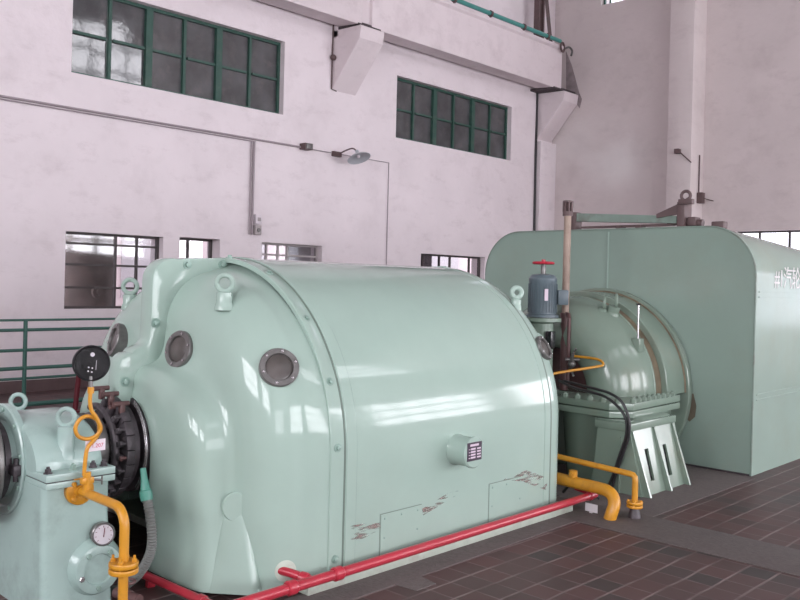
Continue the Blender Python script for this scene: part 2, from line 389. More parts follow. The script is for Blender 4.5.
def window_grid(n, axis, pos, a0, a1, z0, z1, cols, rows, m_frame, t=.035, bar=.016, glass=True, kind='structure'):
    c = (pos, (a0+a1)/2, z0) if axis == 'x' else ((a0+a1)/2, pos, z0)
    w = thing('window_%d' % n, None, None, c); w['kind'] = kind
    def bx(B, ua, ub, za, zb, d=.03):
        if axis == 'x': B.box(pos-d, pos+d, ua, ub, za, zb)
        else: B.box(ua, ub, pos-d, pos+d, za, zb)
    B = MB(); bx(B, a0, a1, z0, z0+t); bx(B, a0, a1, z1-t, z1); bx(B, a0, a0+t, z0+t, z1-t); bx(B, a1-t, a1, z0+t, z1-t)
    for u in cols: bx(B, u-bar, u+bar, z0+t, z1-t, .022)
    for v in rows: bx(B, a0+t, a1-t, v-bar, v+bar, .018)
    part('window_frame', B, m_frame, w)
    if glass:
        G = MB(); bx(G, a0+t, a1-t, z0+t, z1-t, .003); part('pane', G, GLASS, w)
    return w
DKF = mat('dark_window_paint', (0.06, 0.05, 0.05), 0.5, noise=0.1)
PALEF = mat('pale_window_paint', (0.40, 0.36, 0.36), 0.5, noise=0.1)
window_grid(3, 'x', WX-.15, 5.28, 6.80, 1.12, 2.21, [6.10, 6.44], [1.42, 1.75, 2.05], DKF)
window_grid(4, 'x', WX-.25, 7.08, 7.82, 1.12, 2.23, [7.38], [1.75], DKF)
window_grid(5, 'x', WX-.15, 8.65, 9.98, 1.12, 2.23, [8.85, 9.1, 9.3], [1.75, 2.03], PALEF)
window_grid(6, 'x', WX-.15, 12.6, 14.66, 1.12, 2.21, [12.80, 13.32, 13.66, 14.3], [1.6], DKF)
window_grid(7, 'y', EY+.15, -7.12, -3.6, 1.0, 2.82, [-6.68, -6.1, -5.55, -5.0, -4.3], [1.9], DKF, bar=.02)
window_grid(8, 'y', EY+.15, -10.36, -9.0, 8.09, 9.8, [-10.2, -9.6], [8.9], FRAMEG)
window_grid(9, 'y', EY+.15, -2.4, 1.1, 1.0, 2.82, [-1.5, -.6, .3], [1.9], DKF)
window_grid(10, 'y', EY+.15, -6.2, -3.2, 8.09, 9.8, [-5.2, -4.2], [8.9], FRAMEG)
nn = 11
for (a, b) in BAYS:
    for (z0, z1) in WIN_ROWS:
        k = 4 if a > 12 else 6; cols = [a+(b-a)*i/k for i in range(1, k)]; rr = 2 if z1-z0 < 2.5 else 3
        window_grid(nn, 'x', RX+.2, a, b, z0, z1, cols, [z0+(z1-z0)*j/rr for j in range(1, rr)], FRAMEG, t=.08, bar=.09 if a > 12 else .05, glass=False); nn += 1
for xc in (-3.5, 2.0):
    window_grid(nn, 'y', NY-.2, xc-2, xc+2, 2.9, 5.9, [xc-1.2, xc-.4, xc+.4, xc+1.2], [3.9, 4.9], FRAMEG, t=.08, bar=.05, glass=False); nn += 1

# dark hall behind the two upper windows is closed off by its own back wall
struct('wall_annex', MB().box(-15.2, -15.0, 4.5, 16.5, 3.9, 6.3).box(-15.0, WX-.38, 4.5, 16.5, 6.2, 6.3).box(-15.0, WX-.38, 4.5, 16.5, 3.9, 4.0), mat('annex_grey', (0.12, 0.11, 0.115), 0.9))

# outside the lower windows: neighbour building and yard
EXT = mat('pink_washed_render', (0.72, 0.60, 0.61), 0.8, noise=0.06, nscale=2)
nb = thing('neighbouring_building', 'pink-white building in daylight seen through the low windows of the side wall', 'building', (-22, 16, -0.3))
part('wall', MB().box(-24, -22, -4, 44, -.3, 7.5), EXT, nb)
for i in range(10):
    y = 2+i*3.2; fr = part('window', MB().box(-22.03, -21.97, y, y+1.7, 1.0, 2.9), mat('far_pane', (0.50, 0.46, 0.48), 0.3) if i == 0 else bpy.data.materials['far_pane'], nb)
struct('ground', MB().box(-40, WX-.4, -20, 60, -.5, -.3), mat('yard_ground', (0.35, 0.30, 0.28), 0.9, noise=0.1))
tk = thing('storage_tank', 'rusty brown domed tank standing outside the leftmost low window', 'tank', (-12.7, 6.12, -.3))
TKM = mat('rusty_brown_tank', (0.15, 0.115, 0.105), 0.7, noise=0.25, nscale=4, dirt=(0.22, 0.15, 0.13), dirt_amt=0.6, dscale=3)
part('shell', MB().lathe((-12.7, 6.12, -.3), (0, 0, 1), [(.42, 0), (.42, 2.30), (.40, 2.45), (.34, 2.56), (.2, 2.63), (.0001, 2.65)], 40), TKM, tk)
part('flange', MB().lathe((-12.28, 6.10, 1.35), (1, 0, 0), [(.1, 0), (.1, .06), (.05, .06), (.05, .1)], 20), TKM, tk)
part('nozzle', MB().cyl((-12.7, 6.12, 2.3), (-12.7, 6.12, 2.42), .07), TKM, tk)

single('board', MB().box(WX-.30, WX-.27, 9.40, 9.95, 1.13, 2.22), mat('grey_board', (.30, .27, .28), .7, noise=.1), 'grey board standing in the low window next to the generator top', 'board')
cb = MB(); cb.loft([[(WX-.30+.03*math.sin(i*1.3), 12.78+.04*i, z) for i in range(14)] for z in (1.15, 2.2)])
single('curtain', cb, mat('grey_curtain', (.20, .18, .19), .9, noise=.15), 'grey folded curtain in the low window beyond the generator', 'curtain')
# ================================================================== GENERATOR
XC = -4.38; ZC = .67
def arch(Y, a, b, n=48, zb=0.03, low=8):
    fl = .10 if .3 < a < .80 and Y < 4 else 0.0
    if Y < 4: fl *= min(1, (2.56-Y)/.06) if Y < 2.56 else 0
    W = lambda t: a+fl*(1-t)**1.6
    pts = [(XC+W(i/low), Y, zb+(ZC-zb)*i/low) for i in range(low)]
    e = 1-.13*min(1, max(0, (3.0-Y)/.2)) if Y > 2.45 else 1-.13*max(0, (Y-2.365)/.085)
    if Y > 5.0: e = 1
    sg = lambda v: (1 if v >= 0 else -1)*abs(v)**e
    pts += [(XC+a*sg(math.cos(PI*i/n)), Y, ZC+b*sg(math.sin(PI*i/n))) for i in range(n+1)]
    pts += [(XC-W(1-(i+1)/low), Y, ZC-(ZC-zb)*(i+1)/low) for i in range(low)]
    return pts
def loft_rows(rows, sub=4):
    P = catmull([Vector(r) for r in rows], sub)
    return [arch(p.x, p.y, p.z) for p in P]
NEAR = [(3.04, 1.05, 1.04), (2.97, 1.05, 1.01), (2.88, 1.045, .985), (2.78, 1.03, .955), (2.70, 1.0, .915), (2.64, .96, .86), (2.595, .90, .79), (2.57, .84, .71),
        (2.56, .80, .62), (2.548, .765, .535), (2.52, .735, .475), (2.47, .71, .445), (2.42, .68, .43), (2.385, .62, .40), (2.37, .52, .36), (2.365, .40, .32), (2.362, .27, .27)]
FAR = [(4.99, 1.05, 1.05), (5.05, 1.047, 1.045), (5.11, 1.03, 1.015), (5.19, .98, .95), (5.26, .91, .87), (5.32, .82, .78), (5.36, .73, .66), (5.42, .64, .53), (5.55, .60, .48), (5.60, .45, .4), (5.61, .30, .30)]
gen = thing('generator', 'large glossy mint-green generator housing with arched top, portholes and bolted seams', 'generator', (XC, 4.0, 0))
B = MB(); B.loft([arch(3.05, 1.055, 1.055), arch(3.055, 1.06, 1.06), arch(4.975, 1.06, 1.06), arch(4.98, 1.055, 1.055)], True, True)
part('casing', B, GREEN, gen)
B = MB(); B.loft(loft_rows(NEAR)); nh = part('end_hood', B, GREEN, gen, 'rounded near end hood with protruding shaft collar')
B = MB(); B.loft(loft_rows(FAR)); fh = part('end_hood', B, GREEN, gen, 'far end hood rounding down to the turbine side')
# raised seam bands
def band(y0, y1, r, m, name, label=None):
    B = MB(); B.loft([arch(y0, 1.03, 1.03), arch(y0, r-.004, r-.004), arch(y0+.005, r, r), arch(y1-.005, r, r), arch(y1, r-.004, r-.004), arch(y1, 1.03, 1.03)])
    return part(name, B, m, gen, label)
band(2.955, 3.052, 1.058, GREEN, 'seam_band'); band(3.062, 3.14, 1.066, GREEN, 'seam_band'); band(4.90, 4.972, 1.064, GREEN, 'seam_band')
band(3.050, 3.064, 1.0605, SEAM, 'seam_gap', 'dark joint line'); band(4.970, 4.990, 1.0615, SEAM, 'seam_gap', 'dark joint line')
# bolts on the seam band
for ang in (3, 22, 43, 66, 88, 112):
    a = math.radians(ang); n = Vector((math.cos(a), 0, math.sin(a))); p = Vector((XC, 3.0, ZC))+n*1.058
    part('bolt', MB().lathe(p, n, [(.024, -.002), (.024, .005), (.013, .005), (.013, .016), (.010, .018)], 12), BOLT, gen)
for z in (.14,):
    part('bolt', MB().lathe((XC+1.058, 3.0, z), (1, 0, 0), [(.024, -.002), (.024, .005), (.013, .005), (.013, .016), (.010, .018)], 12), BOLT, gen)
# vertical split flange in the mid plane
def arc2(cx, cz, r, a0, a1, n=8): return [(cx+r*math.cos(math.radians(a0+(a1-a0)*i/n)), cz+r*math.sin(math.radians(a0+(a1-a0)*i/n))) for i in range(n+1)]
outl = [(2.99, 1.725), (2.72, 1.715)]+arc2(2.60, 1.58, .13, 78, 180, 8)+[(2.467, 1.38), (2.464, 1.30)]+arc2(2.40, 1.27, .062, 0, -80, 5)[1:]+[(2.375, 1.195)]+arc2(2.36, 1.10, .078, 90, 180, 5)+[(2.28, 1.0), (2.28, .90), (2.42, .90), (2.60, 1.10), (2.75, 1.5), (2.99, 1.60)]
part('split_flange', MB().prism(outl, 'x', XC-.062, XC+.062, .012), GREEN, gen, 'raised flange down the middle of the hood')
outl2 = [(5.0, 1.74), (5.12, 1.72), (5.26, 1.66), (5.38, 1.5), (5.45, 1.3), (5.30, 1.2), (5.1, 1.5), (5.0, 1.6)]
part('split_flange', MB().prism(outl2, 'x', XC-.05, XC+.05, .01), GREEN, gen)
for (y, z) in ((2.69, 1.675), (2.93, 1.685), (2.495, 1.34), (2.318, 1.02)):
    part('bolt', MB().lathe((XC+.061, y, z), (1, 0, 0), [(.028, -.002), (.028, .006), (.017, .006), (.017, .022), (.012, .024)], 12), BOLT, gen)
# portholes
def porthole(p, n, r=.10):
    n = Vector(n).normalized(); p = Vector(p)
    f = part('porthole', MB().lathe(p, n, [(r*1.04, -.06), (r*1.04, .008), (r, .013), (r*.74, .013), (r*.72, .006), (r*.72, -.06)], 36, closed=True), GREYB, gen, 'grey rimmed round inspection porthole')
    part('lens', MB().lathe(p, n, [(r*.73, -.045), (r*.73, -.002), (r*.6, .004), (.0001, .006)], 32), LENS, f)
    t, b, _ = frame_from(n)
    for i in range(6):
        a = 2*PI*i/6+.3; part('rim_bolt', MB().hexa(p+n*.012+(t*math.cos(a)+b*math.sin(a))*r*.88, n, .008, .006), STEEL, f)
porthole((-4.125, 2.53, 1.205), (.14, -.96, .20)); porthole((-4.85, 2.53, 1.21), (-.22, -.93, .22))
porthole((-3.475, 2.72, 1.15), (.80, -.42, .42)); porthole((-3.455, 5.07, 1.165), (.84, .22, .47), .088)
# lifting eyes
def eyebolt(root, p, n, rd, R=.05, r=.013, boss=.032, hb=.06, m=None):
    """boss then ring standing in the plane that contains n and is square to rd"""
    n = Vector(n).normalized(); p = Vector(p); m = m or GREEN
    e = part('lifting_eye', MB().lathe(p, n, [(boss*1.25, -.03), (boss*1.15, .0), (boss, .01), (boss, hb), (boss*.6, hb+.006)], 20), m, root)
    part('ring', MB().torus(p+n*(hb+R+r*.6), rd, R, r, 28, 10), m, e)
    return e
eyebolt(gen, (-3.87, 2.645, 1.46), (0, 0, 1), (.72, -.69, 0), R=.043, r=.014, boss=.042, hb=.065)
eyebolt(gen, (-4.92, 2.66, 1.42), (0, 0, 1), (.72, -.69, 0), R=.043, r=.014, boss=.042, hb=.065)
eyebolt(gen, (-3.70, 5.05, 1.455), (.1, 0, 1), (.8, -.6, 0), R=.036, r=.018, boss=.038, hb=.05)
# nameplate boss
npb = part('nameplate_boss', MB().lathe((XC+1.055, 3.97, .60), (1, 0, 0), [(.098, -.03), (.094, .01), (.088, .02), (.088, .12), (.094, .125), (.094, .14), (.086, .148)], 40), GREEN, gen, 'round boss carrying the black data plate')
pl = part('data_plate', MB().box(XC+1.202, XC+1.206, 3.895, 4.03, .555, .665, .001, 1), PLATE, npb, 'black data plate with silver lines')
B = MB(); X0 = XC+1.2055
B.box(X0, X0+.001, 3.92, 4.0, .642, .655)
for k, z in enumerate((.626, .609, .592, .575)):
    B.box(X0, X0+.001, 3.927, 3.970, z-.005, z+.005); B.box(X0, X0+.001, 3.985, 4.02, z-.005, z+.004)
    B.box(X0, X0+.001, 3.908, 3.922, z-.003, z+.001)
part('plate_lettering', B, PLTXT, pl)
# access panels low on the side
def panel(y0, y1, z1, z0=.05):
    p = part('access_panel', MB().box(XC+1.054, XC+1.0635, y0, y1, z0, z1, .002, 1), GREEN, gen)
    B = MB(); x = XC+1.060
    B.box(x, x+.0012, y0-.006, y0, z0, z1+.005); B.box(x, x+.0012, y0-.006, y1+.004, z1, z1+.005)
    part('panel_gap', B, SEAM, p)
    for (yy, zz) in ((y0+.03, z1-.025), (y1-.03, z1-.025), ((y0+y1)/2, z1-.025), (y0+.03, (z0+z1)/2), (y1-.03, (z0+z1)/2)): part('screw', MB().hexa((XC+1.063, yy, zz), (1, 0, 0), .006, .004), BOLT, p)
panel(3.33, 3.66, .315); panel(4.30, 4.66, .335)
# rusty scrapes beside the panels, thin flakes of bare primer on the paint
SCR = bpy.data.materials.new('scraped_primer'); SCR.use_nodes = True
def scrape_mat():
    N = SCR.node_tree.nodes; L = SCR.node_tree.links; P = N['Principled BSDF']; P.inputs['Base Color'].default_value = (.30, .22, .20, 1); P.inputs['Roughness'].default_value = .7
    tc = N.new('ShaderNodeTexCoord'); mp = N.new('ShaderNodeMapping'); mp.inputs['Scale'].default_value = (1, 5, 34); L.new(tc.outputs['Object'], mp.inputs[0])
    n = N.new('ShaderNodeTexNoise'); n.inputs['Scale'].default_value = 1.0; n.inputs['Detail'].default_value = 6; L.new(mp.outputs[0], n.inputs[0])
    r = N.new('ShaderNodeMapRange'); r.inputs[1].default_value = .48; r.inputs[2].default_value = .62; r.inputs[3].default_value = 0; r.inputs[4].default_value = .8; L.new(n.outputs[0], r.inputs[0]); L.new(r.outputs[0], P.inputs['Alpha'])
scrape_mat()
part('scrape_mark', MB().prism([(3.10, .30), (3.32, .285), (3.325, .24), (3.2, .215), (3.10, .20)], 'x', XC+1.0675, XC+1.0685), SCR, gen, 'brown scraped patch')
part('scrape_mark', MB().prism([(3.67, .29), (3.68, .25), (3.95, .31), (4.02, .345), (3.9, .345)], 'x', XC+1.0605, XC+1.0615), SCR, gen, 'brown scraped patch')
part('scrape_mark', MB().prism([(4.44, .345), (4.66, .30), (4.93, .20), (4.95, .28), (4.7, .37)], 'x', XC+1.0645, XC+1.0655), SCR, gen, 'brown scraped patch')
# foot lug on the collar
B = MB(); B.lathe((-3.585, 2.56, .44), (.75, -.66, 0), [(.078, -.10), (.078, .012), (.070, .02)], 28)
B.loft([[(-3.64, 2.50, .42), (-3.54, 2.58, .42), (-3.58, 2.70, .42), (-3.70, 2.60, .42)], [(-3.62, 2.40, .03), (-3.41, 2.57, .03), (-3.50, 2.72, .03), (-3.70, 2.60, .03)]], True, True, True)
bmesh.ops.bevel(B.bm, geom=[e for e in B.bm.edges if e.calc_length() > .38], offset=.03, segments=4, affect='EDGES', profile=.5)
part('foot_lug', B, GREEN, gen)
# shaft opening: steel lip and dark inside
part('shaft_seal', MB().ring((XC, 2.37, ZC), (0, -1, 0), .15, .265, -.03, .018, 48), DARK, gen, 'dark oily shaft seal ring')
part('shaft_seal', MB().ring((XC, 5.60, ZC), (0, 1, 0), .12, .31, -.04, .012, 40), DARK, gen)
B = MB()
for rr in (.277, .292): B.tube([(XC+rr*math.cos(a), 2.33, ZC+rr*math.sin(a)) for a in [math.radians(60-k*6) for k in range(19)]], .0045, 8)
part('drain_tube', B, STEEL, gen, 'two thin bright tubes curving round the seal')
# pale plinth under the casing
part('plinth', MB().box(XC-1.10, XC+1.085, 2.80, 5.25, 0, .05, .008), CONC, gen, 'scuffed pale base strip')
# pipe flange plates
dsc = part('pipe_plate', MB().lathe((-3.385, 2.72, .13), (.87, -.48, 0), [(.055, -.04), (.055, .015), (.045, .02)], 28), CONC, gen, 'round plate where the branch pipe enters')

# ---------------------------------------------------------------- shaft + brush gear
sh = thing('rotor_shaft', 'dark steel shaft between the bearing pedestal and the generator collar', 'shaft', (XC, 1.9, ZC-.12))
part('shaft', MB().cyl((XC, 1.25, ZC), (XC, 2.7, ZC), .12, seg=32), STEEL, sh)
part('slip_ring', MB().lathe((XC, 2.12, ZC), (0, 1, 0), [(.12, 0), (.19, 0), (.19, .05), (.12, .05)], 40), GREYB, sh)
bgp = thing('brush_gear', 'dark greasy ring of brush holders around the shaft at the generator collar', 'brush gear', (XC, 2.12, ZC-.3))
part('ring', MB().ring((XC, 2.285, ZC), (0, -1, 0), .16, .25, -.03, .015, 48), DARK, bgp)
for k in range(11):
    a = math.radians(75-k*16); n = Vector((math.cos(a), 0, math.sin(a))); c = Vector((XC, 2.25, ZC))+n*.235
    h = part('brush_holder', MB().obox(c, n, .05, .075, .09, .006).obox(c+Vector((0, -.05, 0)), n, .03, .03, .055, .004), DARK, bgp)
    part('stud', MB().cyl(c+n*.03+Vector((0, .03, 0)), c+n*.03+Vector((0, -.06, 0)), .009, seg=10).hexa(c+n*.03+Vector((0, -.05, 0)), (0, -1, 0), .014, .012), DKRED if k % 4 == 1 else DARK, h)
part('cover_bow', MB().tube([(XC+.22*math.cos(a), 2.19, ZC+.22*math.sin(a)) for a in [math.radians(110-k*9) for k in range(22)]], .02, 10), DARK, bgp)
for (x, y, z) in ((-4.28, 2.22, .965), (-4.35, 2.20, .99), (-4.20, 2.24, .92)):
    part('terminal', MB().cyl((x, y-.05, z), (x, y+.04, z), .013, seg=12).box(x-.012, x+.012, y-.015, y+.015, z-.06, z, .004), DKRED, bgp)

# ================================================================== NEAR BEARING PEDESTAL
ped = thing('bearing_pedestal', 'mint-green bearing pedestal with two ring eyes at the lower left edge', 'pedestal', (XC, 1.85, 0))
X0, X1, Y0, Y1 = XC-.48, XC+.48, 1.70, 2.035
B = MB(); B.loft([[(X0-.03, Y0-.01, 0), (X1+.03, Y0-.01, 0), (X1+.03, Y1+.01, 0), (X0-.03, Y1+.01, 0)], [(X0+.01, Y0, .45), (X1-.01, Y0, .45), (X1-.01, Y1, .45), (X0+.01, Y1, .45)], [(X0+.01, Y0, .605), (X1-.01, Y0, .605), (X1-.01, Y1, .605), (X0+.01, Y1, .605)]], True, True, True)
bmesh.ops.bevel(B.bm, geom=[e for e in B.bm.edges if abs((e.verts[0].co-e.verts[1].co).normalized().z) > .9], offset=.03, segments=4, affect='EDGES', profile=.5)
part('body', B, GREENP, ped)
part('lower_flange', MB().box(X0-.02, X1+.02, Y0+.002, Y1+.01, .60, .63, .004), GREENP, ped)
part('upper_flange', MB().box(X0-.02, X1+.02, Y0+.002, Y1+.01, .634, .668, .004), GREENP, ped)
part('flange_gap', MB().box(X0-.016, X1+.016, Y0+.006, Y1+.006, .629, .635), DARK, ped, 'dark gap between flanges')
def capring(Y, a, h, n=28, e=.95):
    return [(XC+a*(1 if math.cos(PI*i/n) >= 0 else -1)*abs(math.cos(PI*i/n))**e, Y, .66+h*math.sin(PI*i/n)**e) for i in range(n+1)]
B = MB(); B.loft([capring(Y0, .34, .20), capring(Y0+.005, .385, .222), capring(Y0+.03, .40, .236), capring(Y1-.03, .40, .236), capring(Y1-.005, .385, .222), capring(Y1, .34, .20)], True, True)
part('cap', B, GREENP, ped, sharp=50)
for y in (Y0+.03, Y0+.15, Y0+.25, Y1-.03):
    for x in (X1-.025, X0+.025):
        part('bolt', MB().lathe((x, y, .667), (0, 0, 1), [(.022, 0), (.022, .006), (.016, .007), (.016, .022), (.009, .023), (.009, .033)], 6), DARK if y != Y0+.15 else BOLT, ped)
eyebolt(ped, (-4.03, 1.86, .735), (0, 0, 1), (.75, -.66, 0), R=.04, r=.012, boss=.04, hb=.125, m=GREENP)
eyebolt(ped, (-4.73, 1.91, .725), (0, 0, 1), (.75, -.66, 0), R=.04, r=.012, boss=.04, hb=.125, m=GREENP)
# end covers facing left
ec = part('end_cover', MB().lathe((XC, Y0, ZC), (0, -1, 0), [(.275, -.02), (.275, .008), (.268, .014), (.235, .014), (.228, .006), (.19, .006), (.185, .045), (.17, .05)], 56), GREENP, ped, 'round end cover with flanged rim')
for k in range(10):
    a = 2*PI*k/10+.2; part('bolt', MB().hexa((XC+.252*math.cos(a), Y0-.013, ZC+.252*math.sin(a)), (0, -1, 0), .011, .010), BOLT, ec)
part('seal_ring', MB().ring((XC, Y0-.045, ZC), (0, -1, 0), .125, .20, -.01, .02, 48), DARK, ec)
part('bolt_lug', MB().box(X1-.29, X1-.22, Y0-.05, Y0-.004, .63, .68, .006).cyl((X1-.25, Y0-.028, .60), (X1-.25, Y0-.028, .71), .012, seg=10), DARK, ped, 'dark clamping lug with bolt')
# flat end disc of the neighbouring coupling
cp = thing('coupling', 'worn steel coupling disc cut off by the left edge', 'coupling', (XC, 1.56, ZC-.26))
part('disc', MB().lathe((XC, 1.61, ZC), (0, -1, 0), [(.12, 0), (.26, 0), (.265, .006), (.265, .04), (.255, .046), (.14, .046), (.14, .16)], 56), GREYB, cp)
for k in range(8):
    a = 2*PI*k/8; part('bolt', MB().hexa((XC+.23*math.cos(a), 1.61, ZC+.23*math.sin(a)), (0, 1, 0), .014, .015), DARK, cp)
# boss flange low on the right face
bf = part('side_cover', MB().lathe((X1, 1.955, .19), (1, 0, 0), [(.15, -.03), (.14, .01), (.12, .035), (.115, .05), (.105, .055), (.075, .055), (.07, .045), (.05, .045)], 40), GREENP, ped, 'round bolted side cover')
for k in range(5):
    a = 2*PI*k/5+2.2; part('bolt', MB().hexa((X1+.052, 1.955+.09*math.cos(a), .19+.09*math.sin(a)), (1, 0, 0), .014, .012), STEEL if k == 1 else BOLT, bf)

pg = thing('pressure_gauge', 'small white-faced round gauge on the pedestal side beside the yellow pipe', 'gauge', (X1, 1.99, .33))
part('case', MB().lathe((X1+.005, 1.985, .35), (1, -.25, .1), [(.05, 0), (.056, .01), (.056, .05), (.05, .056), (.046, .05)], 32), GREYB, pg)
c = Vector((X1+.005, 1.985, .35)); n = Vector((1, -.25, .1)).normalized(); t, b, _ = frame_from(n)
part('dial', MB().lathe(c, n, [(.046, .045), (.046, .052)], 32), FACEW, pg)
B = MB(); B.tube([c+n*.0535+b*-.012, c+n*.0535+b*.03+t*.006], .0022, 6)
for k in range(9):
    a = math.radians(-45+k*33.75); q = t*math.cos(a)+b*math.sin(a); B.tube([c+n*.0528+q*.033, c+n*.0528+q*.041], .0013, 5)
part('needle', B, MAROON, pg)
part('stem', MB().cyl(c+n*.02+Vector((0, 0, -.05)), c+n*.02+Vector((0, 0, -.1)), .012), DARK, pg)

# yellow oil pipe with flange on the pedestal
yp = thing('oil_pipe', 'yellow oil pipe bending down in front of the bearing pedestal', 'pipe', (-3.47, 1.87, 0))
B = MB(); path = [(X1+.02, 1.87, .575), (-3.54, 1.87, .575)]+[(-3.54+.085*math.sin(a), 1.87, .49+.085*math.cos(a)) for a in [math.radians(k*10) for k in range(1, 10)]]+[(-3.455, 1.87, .0)]
B.tube(path, .0215, 18); part('pipe', B, YEL, yp)
fl = part('flange', MB().lathe((X1-.005, 1.87, .575), (1, 0, 0), [(.068, -.005), (.068, .02), (.062, .024), (.03, .024), (.028, .04)], 32), YEL, yp)
for k in range(4):
    a = PI/4+k*PI/2; part('bolt', MB().hexa((X1+.018, 1.87+.05*math.cos(a), .575+.05*math.sin(a)), (1, 0, 0), .012, .016), YEL, fl)
for z in (.305, .333):
    fl = part('flange', MB().lathe((-3.455, 1.87, z), (0, 0, 1), [(.062, -.011), (.064, -.008), (.064, .008), (.062, .011)], 32), YEL, yp)
    if z > .32:
        for k in range(4):
            a = PI/4+k*PI/2; part('bolt', MB().cyl((-3.455+.047*math.cos(a), 1.87+.047*math.sin(a), .285), (-3.455+.047*math.cos(a), 1.87+.047*math.sin(a), .372), .006, seg=8).hexa((-3.455+.047*math.cos(a), 1.87+.047*math.sin(a), .343), (0, 0, 1), .012, .014), YEL, fl)
# siphon tube carrying black dial
GX = -3.84
sg = thing('siphon_gauge', 'black dial thermometer on a looped yellow siphon tube above the pedestal', 'gauge', (GX, 1.87, .60))
part('valve_body', MB().cyl((GX+.02, 1.87, .575), (GX+.02, 1.87, .66), .018).obox((GX+.02, 1.87, .635), (0, 1, 0), .03, .03, .06, .004).hexa((GX+.02, 1.87, .655), (0, 0, 1), .02, .02), YEL, sg)
part('valve_handle', MB().cyl((GX+.02, 1.90, .635), (GX+.02, 1.945, .625), .006, seg=8).cyl((GX+.02, 1.945, .605), (GX+.02, 1.945, .645), .004, seg=8), BRASS if 'BRASS' in globals() else GREYB, sg)
gx = GX+.02
pts = [(gx, 1.855, .66), (gx, 1.86, .74), (gx, 1.87, .79), (gx, 1.90, .82), (gx, 1.925, .86), (gx-.005, 1.918, .91), (gx-.008, 1.875, .935), (gx-.012, 1.835, .925), (gx-.016, 1.815, .885), (gx-.016, 1.83, .845), (gx-.012, 1.87, .828), (gx+.004, 1.905, .84), (gx+.014, 1.925, .875), (gx+.012, 1.905, .925), (gx+.008, 1.88, .965), (gx+.006, 1.872, 1.01), (gx+.006, 1.875, 1.06)]
part('siphon_tube', MB().tube(pts, .0095, 12, smooth=6), YEL, sg)
part('collar', MB().cyl((gx+.006, 1.875, 1.045), (gx+.006, 1.875, 1.075), .015), YEL, sg)
part('stem', MB().cyl((gx+.004, 1.875, 1.07), (gx+.0, 1.875, 1.125), .011), GREYB, sg)
n = Vector((1, -.40, .02)).normalized(); c = Vector((gx-.02, 1.885, 1.185))
cs = part('case', MB().lathe(c, n, [(.07, -.03), (.083, -.025), (.085, .0), (.085, .03), (.08, .036), (.075, .03)], 44), BLACK, sg)
part('dial', MB().lathe(c, n, [(.076, .02), (.076, .03)], 40), BLACK, cs)
t, b, _ = frame_from(n); B = MB()
B.lathe(c+n*.031+b*.042+t*.004, n, [(.010, -.002), (.010, .002)], 16)
for (u, v) in ((-.012, -.018), (.004, -.022), (-.014, -.036), (.002, -.04)): B.lathe(c+n*.031+b*v+t*u, n, [(.004, -.002), (.004, .002)], 8)
B.tube([c+n*.032+b*.015+t*.022, c+n*.032+b*-.03+t*.02], .0012, 5)
part('dial_marks', B, FACEW, cs)
tg = thing('paper_tag', 'white paper tag with red writing hanging on the yellow siphon tube', 'tag', (gx, 1.91, .75))
part('card', MB().box(gx-.016, gx-.0145, 1.865, 1.965, .765, .82), mat('tag_paper', (.78, .70, .76), .6), tg)
cu = bpy.data.curves.new('tag_writing', 'FONT'); cu.body = '1.207'; cu.size = .027; cu.extrude = .0003; cu.align_x = 'CENTER'
def text_part(cu, m, parent, loc, rot, name):
    o = bpy.data.objects.new(name, cu); COL.objects.link(o)
    dg = bpy.context.evaluated_depsgraph_get(); me = bpy.data.meshes.new_from_object(o.evaluated_get(dg)); bpy.data.objects.remove(o)
    me.materials.clear(); me.materials.append(m); me.name = name
    q = bpy.data.objects.new(name, me); COL.objects.link(q); q.parent = parent; q.location = Vector(loc)-root_org(parent); q.rotation_euler = rot; return q
text_part(cu, REDTXT, tg, (gx-.014, 1.925, .782), (PI/2, 0, PI/2), 'writing')

# corrugated hose with green connector
hs = thing('corrugated_hose', 'grey ribbed hose with green connector running down beside the generator collar', 'hose', (-3.7, 2.12, 0))
pts = catmull([Vector(p) for p in ((-3.71, 2.12, .54), (-3.67, 2.12, .44), (-3.65, 2.12, .34), (-3.68, 2.12, .25), (-3.76, 2.11, .15), (-3.88, 2.09, .06), (-3.98, 2.08, .02))], 45)
part('hose', MB().tube(pts, lambda t: .0225+.0022*math.sin(t*2*PI*46), 14), HOSE, hs)
part('connector', MB().lathe((-3.712, 2.12, .535), (-.3, 0, 1), [(.028, -.015), (.030, .0), (.030, .03), (.024, .035), (.016, .09), (.014, .14)], 16), TEAL if False else mat('light_teal_paint', (.05, .21, .16), .4), hs)

# dark brown valve behind the yellow flange
dv = thing('drain_valve', 'small dark brown valve on the floor behind the yellow pipe flange', 'valve', (-3.72, 2.02, 0))
part('body', MB().ball((-3.66, 2.0, .10), .04, 1, 1, .8).cyl((-3.74, 1.99, .10), (-3.58, 2.02, .10), .025), DKRED, dv)
part('handwheel', MB().torus((-3.66, 2.0, .17), (0, 0, 1), .036, .007).cyl((-3.66, 2.0, .12), (-3.66, 2.0, .175), .008).box(-3.694, -3.626, 1.996, 2.004, .168, .172), DKRED, dv)
part('foot', MB().box(-3.70, -3.62, 1.96, 2.04, 0, .08, .01), DARK, dv)

